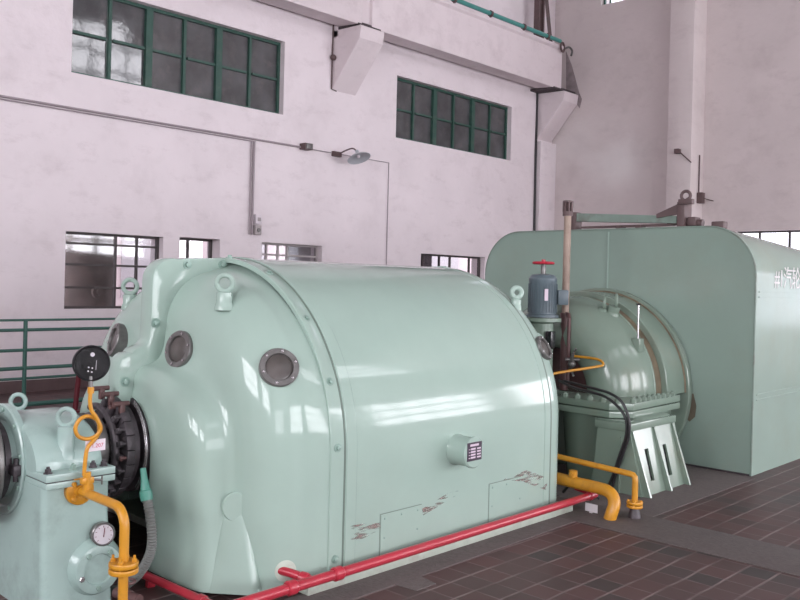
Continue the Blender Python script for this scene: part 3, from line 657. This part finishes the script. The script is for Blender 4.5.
# ================================================================== RED FIRE PIPES
rp = thing('water_pipe', 'long red pipe running along the generator base', 'pipe', (-3.225, 3.9, .07))
PX, PZ = -3.222, .115
B = MB(); B.tube([(PX, 2.28, PZ-.01), (PX, 5.40, PZ-.005)]+[(PX-.05*(1-math.cos(a)), 5.40+.05*math.sin(a), PZ-.005) for a in [math.radians(15*k) for k in range(1, 7)]]+[(-3.40, 5.45, PZ+.01)], .026, 18)
part('pipe', B, RED, rp)
part('collar', MB().lathe((PX, 2.90, PZ-.008), (0, 1, 0), [(.03, 0), (.036, .008), (.036, .05), (.03, .058)], 24), RED, rp)
part('collar', MB().lathe((PX, 2.60, PZ-.008), (0, 1, 0), [(.03, 0), (.036, .008), (.036, .05), (.03, .058)], 24), RED, rp)
part('collar', MB().lathe((PX, 5.33, PZ-.005), (0, 1, 0), [(.027, 0), (.032, .006), (.032, .03), (.027, .036)], 24), RED, rp)
br = part('branch', MB().tube([(PX, 2.76, PZ-.005), (-3.33, 2.715, PZ+.015), (-3.41, 2.69, PZ+.02)], .022, 16), RED, rp)
part('elbow', MB().lathe((PX-.02, 2.752, PZ-.003), (-.9, -.35, .1), [(.028, 0), (.032, .008), (.032, .04), (.026, .046)], 20), RED, br)
rp2 = thing('water_pipe', 'short red pipe crossing in front of the generator collar near the lower left', 'pipe', (-3.7, 2.29, .03))
part('pipe', MB().tube([(-4.10, 2.27, .055), (-3.275, 2.30, .06)], .021, 16), RED, rp2)
part('collar', MB().lathe((-3.50, 2.292, .058), (1, .03, 0), [(.022, 0), (.029, .006), (.029, .04), (.022, .046)], 20), RED, rp2)
for x in (-3.95, -3.4): part('support', MB().box(x-.015, x+.015, 2.27, 2.31, .0, .05), RED, rp2)
ct = single('paper_card', MB().box(-3.23, -3.13, 5.30, 5.302, .012, .07).box(-3.19, -3.17, 5.29, 5.31, 0.006, .014), mat('card_white', (.7, .66, .68), .6), 'small white card standing under the far end of the red pipe', 'card')

# ================================================================== YELLOW PIPES BY THE TURBINE
yq = thing('oil_pipe', 'thick yellow pipe bending into the floor at the end of the generator', 'pipe', (-3.1, 5.33, 0))
part('pipe', MB().tube([(-3.62, 5.36, .19), (-3.36, 5.34, .185), (-3.16, 5.33, .185), (-3.07, 5.32, .18), (-3.015, 5.31, .15), (-2.995, 5.29, .10), (-3.0, 5.27, .05), (-3.01, 5.26, -.0)], .043, 20, smooth=4), YEL, yq)
part('stub', MB().cyl((-3.36, 5.34, .19), (-3.36, 5.34, .27), .030).cyl((-3.36, 5.30, .245), (-3.36, 5.38, .245), .012), YEL, yq)
yr = thing('oil_pipe', 'thin yellow pipe dropping to a bolted flange on the cement strip', 'pipe', (-2.915, 5.43, 0))
part('pipe', MB().tube([(-3.70, 5.47, .325), (-2.955, 5.43, .303), (-2.93, 5.43, .298), (-2.918, 5.43, .285), (-2.915, 5.43, .26), (-2.915, 5.43, .03)], .021, 16), YEL, yr)
for z in (.085, .11):
    fl = part('flange', MB().lathe((-2.915, 5.43, z), (0, 0, 1), [(.054, -.009), (.056, -.006), (.056, .006), (.054, .009)], 28), YEL, yr)
    for k in range(4):
        a = .4+k*PI/2; part('bolt', MB().hexa((-2.915+.043*math.cos(a), 5.43+.043*math.sin(a), z+.008), (0, 0, 1), .009, .01), YEL, fl)
part('socket', MB().lathe((-2.915, 5.43, 0.004), (0, 0, 1), [(.045, 0), (.04, .03), (.03, .07)], 20), DARK, yr, 'dark floor socket')

# ================================================================== FAR BEARING PEDESTAL, MOTOR, POLE
p2 = thing('bearing_pedestal', 'sage-green bearing housing between the generator and the turbine', 'pedestal', (XC, 6.0, 0))
part('body', MB().box(XC-.6, XC+.42, 5.70, 6.05, 0, .62, .03), GREEN2, p2)
B = MB(); B.loft([[(XC+.27*math.cos(PI*i/24), y, .60+.27*math.sin(PI*i/24)) for i in range(25)] for y in (5.72, 6.0)], True, True); part('cap', B, GREEN2, p2)
part('motor_stand', MB().lathe((-4.24, 6.18, 0), (0, 0, 1), [(.16, 0), (.15, .06), (.11, .5), (.10, .7), (.10, 1.28), (.165, 1.30), (.165, 1.33)], 32), GREEN2, p2)
part('breather_box', MB().box(-4.15, -4.09, 6.10, 6.17, 1.07, 1.22, .005), BLACK, p2)
part('cover_disc', MB().lathe((-4.10, 5.86, 1.12), (.8, -.6, 0), [(.10, 0), (.10, .02), (.09, .025)], 28).cyl((-4.2, 5.93, .9), (-4.12, 5.87, 1.1), .04), GREEN, p2, 'pale round cover')
mo = thing('electric_motor', 'blue-grey vertical motor with red handwheel behind the generator', 'motor', (-4.24, 6.18, 1.332))
MXY = (-4.24, 6.18)
B = MB(); B.lathe((*MXY, 1.335), (0, 0, 1), [(.14, 0), (.14, .02), (.118, .03), (.118, .30), (.122, .31), (.122, .335), (.10, .365), (.05, .375), (.03, .375)], 40)
part('housing', B, MOTOR, mo)
B = MB()
for k in range(28):
    a = 2*PI*k/28; q = Vector((math.cos(a), math.sin(a), 0)); cc = Vector((*MXY, 1.500))+q*.124
    B.obox(cc, (0, 0, 1), .004, .004, .25)
part('cooling_fins', B, MOTOR, mo)
q = Vector((.72, .69, 0)); cc = Vector((*MXY, 1.510))+q*.17
part('terminal_box', MB().obox(cc, (.72, .69, 0), .13, .13, .09, .008), MOTOR, mo)
part('label_plate', MB().obox(Vector((*MXY, 1.530))+Vector((.75, -.66, 0))*.127, (.75, -.66, 0), .03, .10, .006), PLTXT, mo, 'pale upright label plate')
part('handwheel', MB().torus((*MXY, 1.805), (0, 0, 1), .085, .012, 28, 8).cyl((*MXY, 1.795), (*MXY, 1.835), .018).box(MXY[0]-.085, MXY[0]+.085, MXY[1]-.008, MXY[1]+.008, 1.798, 1.812).box(MXY[0]-.008, MXY[0]+.008, MXY[1]-.085, MXY[1]+.085, 1.798, 1.812), REDW, mo, 'red spoked handwheel')
part('wheel_stem', MB().cyl((*MXY, 1.700), (*MXY, 1.805), .022), GREYB, mo)
po = thing('vent_pipe', 'tall beige vent pipe with caged head between motor and turbine', 'pipe', (-4.20, 6.48, .6))
part('pipe', MB().cyl((-4.20, 6.48, .685), (-4.20, 6.48, 2.24), .032, seg=20), BEIGE, po)
hd = part('head', MB().cyl((-4.20, 6.48, 2.235), (-4.20, 6.48, 2.275), .045).cyl((-4.20, 6.48, 2.355), (-4.20, 6.48, 2.37), .047), BROWNST, po)
B = MB()
for k in range(8):
    a = 2*PI*k/8; B.obox((-4.20+.038*math.cos(a), 6.48+.038*math.sin(a), 2.315), (0, 0, 1), .014, .014, .085)
part('cage_bars', B, BROWNST, hd)
part('lower_sleeve', MB().cyl((-4.20, 6.48, .685), (-4.20, 6.48, 1.35), .036).cyl((-4.20, 6.48, 1.33), (-4.20, 6.48, 1.37), .044), DKRED, po, 'brown-red lower pipe sleeve')
part('side_pipe', MB().tube([(-4.12, 6.42, .75), (-4.12, 6.42, 1.33), (-4.14, 6.44, 1.36), (-4.2, 6.48, 1.37)], .016, 10), DKRED, po)
vv = thing('instrument_valve', 'cluster of small steel valves on the brown pipe beside the turbine', 'valve', (-4.05, 6.40, .85))
part('body', MB().ball((-4.07, 6.40, .93), .035).cyl((-4.10, 6.42, .86), (-4.05, 6.38, 1.02), .016).cyl((-4.11, 6.36, .97), (-4.02, 6.44, .97), .014), GREYB, vv)
part('stem', MB().cyl((-4.07, 6.40, .88), (-4.0, 6.32, .84), .01).cyl((-4.06, 6.39, 1.0), (-4.0, 6.35, 1.07), .008), STEEL, vv)
sy = single('impulse_line', MB().tube([(-4.0, 5.90, .76), (-4.0, 5.92, .84), (-3.97, 5.98, .88), (-3.80, 6.32, .93), (-3.76, 6.40, .95), (-3.83, 6.42, .99), (-4.06, 6.40, 1.0)], .011, 10, smooth=3), YEL, 'thin yellow tube zigzagging in front of the turbine opening', 'tube')

# ================================================================== TURBINE
tb = thing('turbine_casing', 'sage-green domed turbine hood with round dark opening and bolted flange', 'turbine', (XC, 6.9, 0))
prof = [(6.80, .36), (6.62, .37), (6.52, .395), (6.465, .45), (6.445, .53), (6.46, .62), (6.51, .70), (6.60, .775), (6.72, .825), (6.80, .84), (6.885, .85)]
P = catmull([Vector((a, b, 0)) for a, b in prof], 3)
B = MB(); B.loft([[(XC+p.y*math.cos(PI*i/48), p.x, ZC+p.y*math.sin(PI*i/48)) for i in range(49)] for p in P]); part('upper_hood', B, GREEN2, tb, sharp=60)
part('opening_liner', MB().lathe((XC, 6.70, ZC), (0, -1, 0), [(.38, 0), (.38, .02), (.15, .03)], 40), DKRED, tb, 'dark brown liner inside the opening')
def halfring(y0, y1, r0, r1, m, name, label=None, a0=0, a1=180):
    B = MB(); A = [math.radians(a0+(a1-a0)*i/56) for i in range(57)]
    def c(r, y): return [(XC+r*math.cos(a), y, ZC+r*math.sin(a)) for a in A]
    B.loft([c(r0, y0), c(r1-.006, y0), c(r1, y0+.006), c(r1, y1-.006), c(r1-.006, y1), c(r0, y1)]); return part(name, B, m, tb, label)
halfring(6.90, 7.03, .6, .842, RUST, 'joint_band', 'rust-stained joint band', a0=-8)
halfring(6.885, 6.905, .7, .856, GREEN2, 'hood_rim')
halfring(7.03, 7.40, .7, .895, GREEN2, 'outer_ring')
halfring(7.38, 7.445, .7, .93, GREEN2, 'collar_ring', a0=-30, a1=210)
halfring(7.36, 7.382, .7, .905, RUST, 'joint_band', 'brown joint line')
# split flange polygon
fp = [(XC-.9, 6.44), (-4.06, 6.44), (-4.06, 6.10), (-3.50, 6.07), (-3.37, 6.22), (-3.40, 7.10), (XC-.9, 7.10)]
part('lower_flange', MB().prism(fp, 'z', .56, .615, .006), GREEN2, tb)
part('upper_flange', MB().prism(fp, 'z', .622, .68, .006), GREEN2, tb)
nb_ = [(-3.58-.12*i, 6.105) for i in range(4)]+[(-3.41, 6.29+.085*i) for i in range(9)]+[(-3.47, 6.15)]
for (x, y) in nb_:
    part('bolt', MB().lathe((x, y, .679), (0, 0, 1), [(.026, 0), (.026, .028), (.018, .034), (.012, .034), (.012, .044)], 6), GREEN2, tb)
B = MB(); B.lathe((-3.84, 6.38, 0), (0, 0, 1), [(.20, 0), (.21, .1), (.25, .54), (.26, .56)], 40); part('lower_duct', B, GREEN2, tb, 'tapering exhaust duct below the flange')
part('lower_body', MB().box(XC-.85, -3.62, 6.55, 7.42, 0, .57, .03), GREEN2, tb)
part('duct_rib', MB().prism([(-3.56, .56), (-3.48, .56), (-3.60, .02), (-3.70, .02)], 'y', 6.14, 6.18), GREEN2, tb)
eyebolt(tb, (-3.93, 6.83, 1.38), (.35, -.05, 1), (.85, .5, 0), R=.05, r=.015, boss=.055, hb=.06, m=GREEN2)
eyebolt(tb, (-4.0, 6.76, 1.37), (.3, -.05, 1), (.85, .5, 0), R=.045, r=.014, boss=.04, hb=.05, m=GREEN2)
sk = part('sensor_block', MB().box(-3.70, -3.62, 6.76, 6.84, 1.05, 1.17, .006), GREEN2, tb)
part('rod', MB().cyl((-3.66, 6.80, 1.16), (-3.66, 6.80, 1.46), .009, seg=10), STEEL, sk, 'bright thin rod')
part('rod_cap', MB().ball((-3.66, 6.80, 1.465), .016, 1.3, 1.3, .6), BLACK, sk)
# support pedestal with ribs
sp = thing('turbine_support', 'ribbed green cast support with two slots standing beside the turbine', 'support', (-3.35, 6.35, 0))
SX = -3.30
def slant(y, z, d=0): return (SX+.02+.13*(1-z/.49)+d, y, z)
B = MB(); ysl = [6.03, 6.17, 6.23, 6.47, 6.53, 6.72]; zsl = [0, .10, .34, .49]
for i in range(5):
    for j in range(3):
        if j == 1 and i in (1, 3): continue
        q = [(ysl[i], zsl[j]), (ysl[i+1], zsl[j]), (ysl[i+1], zsl[j+1]), (ysl[i], zsl[j+1])]
        B.loft([[slant(y, z) for y, z in q], [slant(y, z, -.02) for y, z in q]], True, True, True)
part('front_plate', B, GREEN2, sp)
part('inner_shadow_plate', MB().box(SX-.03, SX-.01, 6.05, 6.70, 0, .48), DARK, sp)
part('side_plate', MB().prism([(SX+.02, .50), (SX-.26, .50), (SX-.30, 0), (SX+.14, 0)], 'y', 6.0, 6.03).prism([(SX-.05, .44), (SX-.06, .44), (SX-.06, 0), (SX-.05, 0)], 'y', 5.985, 6.001), GREEN2, sp)
part('back_plate', MB().prism([(SX+.02, .50), (SX-.26, .50), (SX-.30, 0), (SX+.14, 0)], 'y', 6.72, 6.75), GREEN2, sp)
part('cap_plate', MB().box(SX-.28, SX+.03, 5.985, 6.765, .49, .55, .006), GREEN2, sp)
for y in (6.035, 6.38, 6.70):
    part('rib', MB().prism([(SX+.01, .49), (SX+.035, .49), (SX+.20, 0.0), (SX+.12, 0.0)], 'y', y-.012, y+.012), GREEN2, sp)
tb2 = MB().loft([[(-3.55, 6.20, .55), (SX, 6.24, .55), (SX, 6.72, .55), (-3.55, 6.72, .55)], [(-3.52, 6.24, .575), (SX-.02, 6.27, .565), (SX-.02, 6.70, .565), (-3.52, 6.70, .575)]], True, True, True)
part('key_block', tb2, GREEN2, sp)
part('key_block', MB().box(-3.60, SX-.02, 6.02, 6.14, .55, .558, .002), GREEN2, sp)
# black cables looping over the flange
def cable(dx, dz, lab):
    pts = [(-4.02+dx, 6.2, .80), (-3.82+dx, 6.10, .80+dz), (-3.60+dx, 6.01, .79+dz), (-3.44+dx, 5.965, .775+dz), (-3.33+dx, 5.96, .72+dz), (-3.265+dx*.6, 5.955, .60), (-3.26+dx*.5, 5.955, .47), (-3.31+dx*.5, 5.955, .31), (-3.37+dx*.5, 5.95, .12), (-3.39+dx, 5.94, .012)]
    return single('cable', MB().tube(pts, .0115, 8, smooth=5), CABLE, lab, 'cable', 'black cables looping over the turbine flange')
cable(0, 0, 'black cable, the outer of two looping over the turbine flange'); cable(-.045, -.03, 'black cable, the inner of two looping over the turbine flange')
part_h = single('floor_hose', MB().tube([(-3.62, 5.62, .02), (-3.55, 5.60, .09), (-3.47, 5.60, .11), (-3.38, 5.62, .07), (-3.33, 5.66, .02)], .012, 8, smooth=4), CABLE, 'short dark hose hooped above the floor behind the thick yellow pipe', 'hose')

# ================================================================== LARGE ENCLOSURE
en = thing('turbine_enclosure', 'tall sage-green sheet metal enclosure with rounded top edges', 'enclosure', (XC, 9.5, 0))
EX0, EX1, E0, E1, ET, ER = -5.88, -2.90, 7.45, 13.0, 2.185, .45
def encl(y, o=0.0):
    ET = 2.185-.055*max(0, y-E0)
    pts = [(EX1-o, y, 0.0), (EX1-o, y, 1.0)]
    pts += [(EX1-ER+(ER-o)*math.cos(PI/2*i/14), y, ET-ER+(ER-o)*math.sin(PI/2*i/14)) for i in range(15)]
    pts += [(XC, y, ET-o)]
    pts += [(EX0+ER-(ER-o)*math.sin(PI/2*i/14), y, ET-ER+(ER-o)*math.cos(PI/2*i/14)) for i in range(15)]
    pts += [(EX0+o, y, 1.0), (EX0+o, y, 0.0)]
    return pts
B = MB(); B.loft([encl(E0+.004), encl(9.0), encl(E1)], False, True); part('side_sheet', B, GREEN3, en)
B = MB(); B.loft([encl(E0+.003, .01), encl(E0, .004), encl(E0+.012, -.004), encl(E0+.02, 0)], True, False); part('front_sheet', B, GREEN3, en, 'flat front sheet')
B = MB(); B.loft([encl(E0-.002, .012), encl(E0-.006, .006), encl(E0-.002, -.003), encl(E0+.008, -.003)]); part('edge_trim', B, BEAMG, en, 'thin brownish edge bead')
part('door_seam', MB().box(-4.357, -4.345, E0-.008, E0+.002, 1.53, ET-.03), GREEN, en, 'pale vertical weld seam')
for z in (1.60, 1.555): part('side_seam', MB().box(EX1-.003, EX1+.006, E0+.06, E1, z-.006, z+.006), GREEN3, en)
for z in (.70, .655): part('side_seam', MB().box(EX1-.003, EX1+.006, E0+.06, E1, z-.005, z+.005), GREEN3, en)
for y in (8.75, 10.1, 11.5): part('side_seam', MB().box(EX1-.003, EX1+.006, y-.006, y+.006, .02, 1.55), GREEN3, en)
part('lower_gap', MB().box(EX0+.02, EX1-.02, E0-.004, E0+.02, 0, .014), DARK, en)
part('stain', MB().prism([(-3.47, .40), (-3.42, .45), (-3.41, .55), (-3.44, .66), (-3.50, .64), (-3.50, .42)], 'y', E0-.0035, E0-.0025), mat('burnt_stain', (.10, .085, .06), .6, noise=.3), en, 'dark oily stain')
cu = bpy.data.curves.new('enclosure_writing', 'FONT'); cu.body = '#1汽轮机'; cu.size = .22; cu.extrude = .0008; cu.space_character = .92
WT = mat('white_stencil', (.62, .60, .60), .5)
text_part(cu, WT, en, (EX1+.002, 7.86, 1.655), (PI/2, 0, PI/2), 'lettering')

# linkage beam on top of the enclosure
lb = thing('linkage_beam', 'dusty green steel beam with levers lying across the enclosure top', 'beam', (-4.3, 7.8, ET))
B = MB(); B.loft([[(-4.92, 7.76, 2.30), (-4.92, 7.86, 2.30), (-4.92, 7.86, 2.385), (-4.92, 7.76, 2.385)], [(-3.80, 7.76, 2.245), (-3.80, 7.86, 2.245), (-3.80, 7.86, 2.315), (-3.80, 7.76, 2.315)]], True, True, True)
part('beam', B, BEAMG, lb)
part('lower_channel', MB().box(-4.88, -3.85, 7.78, 7.85, 2.225, 2.245), BROWNST, lb)
part('end_block', MB().box(-5.0, -4.92, 7.74, 7.88, 2.20, 2.40, .02), BROWNST, lb)
part('lever', MB().prism([(-4.0, 2.30), (-3.78, 2.33), (-3.66, 2.45), (-3.66, 2.50), (-3.80, 2.42), (-4.0, 2.34)], 'y', 7.74, 7.77), BROWNST, lb)
part('bearing_bracket', MB().box(-3.78, -3.70, 7.72, 7.88, ET, 2.45, .01).box(-3.68, -3.60, 7.74, 7.86, ET+.03, 2.30, .01).cyl((-3.9, 7.8, 2.27), (-3.55, 7.8, 2.24), .035), BROWNST, lb)
part('bracket_head', MB().torus((-3.69, 7.72, 2.50), (0, 1, 0), .045, .016, 20, 8).box(-3.76, -3.62, 7.70, 7.76, 2.42, 2.47, .005), BROWNST, lb)
for x in (-4.42, -4.20): part('foot', MB().box(x-.03, x+.03, 7.75, 7.85, ET, 2.24), BROWNST, lb)
part('small_block', MB().box(-3.45, -3.33, 7.75, 7.85, ET, 2.25, .01), BROWNST, lb)

# ================================================================== RAILING
rl = thing('railing', 'dark green pipe railing in front of the side wall at the left', 'railing', (-10, 4.5, 0))
for (z, r) in ((1.06, .014), (.945, .019), (.71, .019), (.50, .022), (.38, .016), (.075, .028)):
    part('rail', MB().cyl((-10, 2.0, z), (-10, 7.4, z), r, seg=12), RAILG, rl)
for y in (2.25, 4.10, 5.95): part('post', MB().cyl((-10, y, 0), (-10, y, 1.06), .024, seg=12), RAILG, rl)
single('standpipe', MB().cyl((-9.6, 4.53, 0), (-9.55, 4.56, .62), .03).cyl((-9.6, 4.53, 0), (-9.6, 4.53, .02), .07), MAROON, 'thin dark maroon standpipe behind the black dial', 'pipe')

# ================================================================== WALL FITTINGS
single('conduit', MB().tube([(WX+.03, -4, 3.925), (WX+.03, 9.40, 3.925)], .017, 8).tube([(WX+.03, -4, 3.885), (WX+.03, 8.45, 3.885)], .009, 8), CONDUIT, 'long painted cable conduit running level along the side wall', 'conduit')
single('conduit', MB().tube([(WX+.02, 9.55, 3.92), (WX+.02, 11.6, 3.91), (WX+.02, 11.6, 1.95)], .009, 8), CONDUIT, 'thin cable beyond the wall lamp turning down the wall', 'cable')
single('conduit', MB().tube([(WX+.03, 8.42, 3.88), (WX+.03, 8.42, 2.34)], .019, 8).tube([(WX+.03, 8.36, 3.88), (WX+.03, 8.36, 2.34)], .011, 8), CONDUIT, 'vertical conduit pair dropping to the switches between the low windows', 'conduit')
jb = thing('junction_box', 'small dark box on the conduit left of the wall lamp', 'junction box', (WX, 9.48, 3.88))
part('box', MB().box(WX, WX+.16, 9.40, 9.58, 3.88, 3.99, .01), BROWNST, jb)
part('cover', MB().box(WX+.16, WX+.18, 9.42, 9.56, 3.89, 3.98, .006), GREYB, jb)
wlm = thing('wall_lamp', 'grey enamel dish lamp on a curved arm on the side wall', 'lamp', (WX, 10.3, 3.9))
part('mount', MB().box(WX, WX+.07, 10.14, 10.34, 3.86, 3.95, .01), BROWNST, wlm)
part('arm', MB().tube([(WX+.05, 10.3, 3.92), (WX+.18, 10.33, 3.97), (WX+.32, 10.37, 4.0), (WX+.40, 10.40, 3.94)], .014, 8, smooth=5), BROWNST, wlm)
c = Vector((WX+.42, 10.41, 3.88)); n = Vector((.45, .0, -1)).normalized()
c = c-n*.0
part('lamp_shade', MB().lathe(c, n, [(.03, -.09), (.035, -.03), (.07, -.01), (.15, .025), (.215, .07), (.213, .074), (.148, .031), (.06, -.002), (.02, -.004)], 36), SHADE, wlm)
part('bulb', MB().ball(c+n*.035, .03), WHITE, wlm)
sw = thing('switch_box', 'upper pale switch box on the vertical conduit', 'switch', (WX, 8.52, 2.52))
part('box', MB().box(WX, WX+.08, 8.46, 8.58, 2.52, 2.68, .01), WHITE, sw); part('button', MB().box(WX+.08, WX+.095, 8.49, 8.55, 2.57, 2.63, .004), PALEF, sw)
sw = thing('switch_box', 'lower greyish switch box below the pale one', 'switch', (WX, 8.52, 2.34))
part('box', MB().box(WX, WX+.09, 8.45, 8.57, 2.34, 2.50, .01), PALEF, sw); part('knob', MB().lathe((WX+.09, 8.51, 2.42), (1, 0, 0), [(.035, 0), (.03, .02)], 16), GREYB, sw)
# teal pipe on girder with clamps
tp = thing('busbar_pipe', 'teal pipe clamped along the top of the crane girder', 'pipe', (-10.92, 13, 7.12))
part('pipe', MB().tube([(-10.88, 11.0, 7.175), (-10.88, 16.30, 7.175)], .045, 12), TEAL, tp)
for y in (11.6, 12.6, 13.75, 14.9, 15.8): part('clamp', MB().ring((-10.88, y, 7.175), (0, 1, 0), .044, .062, -.03, .03, 20).box(-10.90, -10.86, y-.02, y+.02, 7.10, 7.13), BROWNST, tp)
se = thing('pipe_clamp', 'dark shackle fitting at the girder end', 'fitting', (-10.9, 16.45, 7.0))
part('ring', MB().torus((-10.88, 16.40, 7.06), (1, .2, 0), .10, .025, 20, 8), BROWNST, se)
part('hook', MB().tube([(-10.88, 16.5, 7.05), (-10.85, 16.62, 7.1), (-10.85, 16.75, 7.05), (-10.85, 16.72, 6.93)], .025, 8, smooth=4), GREYB, se)
# steel column & brace above girder
cl = thing('steel_column', 'dark brown steel column with diagonal brace above the girder end', 'column', (-11.2, 15.9, 7.1))
part('post', MB().box(-11.28, -11.14, 15.82, 15.86, 7.1, CZ).box(-11.28, -11.14, 16.0, 16.04, 7.1, CZ).box(-11.22, -11.20, 15.85, 16.01, 7.1, CZ), BROWNST, cl)
part('brace', MB().tube([(-11.2, 16.42, 7.1), (-11.2, 16.08, 8.6)], .05, 4), BROWNST, cl)
single('drop_cable', MB().tube([(WX+.03, 16.44, 6.25), (WX+.02, 16.46, 5.5), (WX+.03, 16.44, 4.6), (WX+.03, 16.46, 2.0), (WX+.03, 16.45, .1)], .026, 8, smooth=4), CABLE, 'black cable hanging down the wall below the second bracket', 'cable')
single('drop_cable', MB().tube([(WX+.02, 10.10, 6.25), (WX+.03, 10.08, 5.7), (WX+.02, 10.09, 5.06), (WX+.03, 10.20, 5.04)], .012, 8).ball((WX+.06, 10.08, 5.62), .055), BROWNST, 'thin cable with small dark box beside the first bracket', 'cable')
# fittings on end wall pilaster
f1 = single('insulator', MB().box(-8.14, -8.04, 16.43, 16.55, 4.40, 4.50, .01).tube([(-8.05, 16.5, 4.44), (-7.80, 16.52, 4.20)], .012, 8), BROWNST, 'small dark bracket fitting on the end wall pilaster', 'fitting')
f2 = single('switch_conduit', MB().tube([(-7.80, 16.9, 4.4), (-7.80, 16.9, 3.62)], .015, 8).box(-7.82, -7.70, 16.84, 16.98, 3.40, 3.62, .01).tube([(-7.7, 16.9, 3.5), (-7.55, 17.05, 3.45)], .01, 6), BROWNST, 'small dark switch with conduit beside the end wall pilaster', 'switch')

# ================================================================== STEAM
sm = bpy.data.materials.new('thin_steam'); sm.use_nodes = True
N = sm.node_tree.nodes; L = sm.node_tree.links; N.remove(N['Principled BSDF'])
pv = N.new('ShaderNodeVolumeScatter'); pv.inputs['Color'].default_value = (1, .93, .94, 1); pv.inputs['Anisotropy'].default_value = -.35
tc = N.new('ShaderNodeTexCoord'); ns = N.new('ShaderNodeTexNoise'); ns.inputs['Scale'].default_value = 2.6; ns.inputs['Detail'].default_value = 4; L.new(tc.outputs['Object'], ns.inputs['Vector'])
gr = N.new('ShaderNodeTexGradient'); gr.gradient_type = 'SPHERICAL'; mp = N.new('ShaderNodeMapping'); mp.inputs['Location'].default_value = (0, 0, -1.0); mp.inputs['Scale'].default_value = (1.83, 1.83, 2.38)
L.new(tc.outputs['Object'], mp.inputs[0]); L.new(mp.outputs[0], gr.inputs[0])
rg = N.new('ShaderNodeMapRange'); rg.inputs[1].default_value = .42; rg.inputs[2].default_value = .68; L.new(ns.outputs[0], rg.inputs[0])
mu = N.new('ShaderNodeMath'); mu.operation = 'MULTIPLY'; L.new(rg.outputs[0], mu.inputs[0]); L.new(gr.outputs['Fac'], mu.inputs[1])
m2 = N.new('ShaderNodeMath'); m2.operation = 'MULTIPLY'; m2.inputs[1].default_value = 1.8; L.new(mu.outputs[0], m2.inputs[0]); L.new(m2.outputs[0], pv.inputs['Density'])
L.new(pv.outputs[0], N['Material Output'].inputs['Volume'])
stm = single('steam', MB().ball((-4.02, 6.75, 2.80), .42, 1.3, 1.3, 1.0), sm, 'faint steam drifting above the vent pipe head', 'steam', kind='stuff')
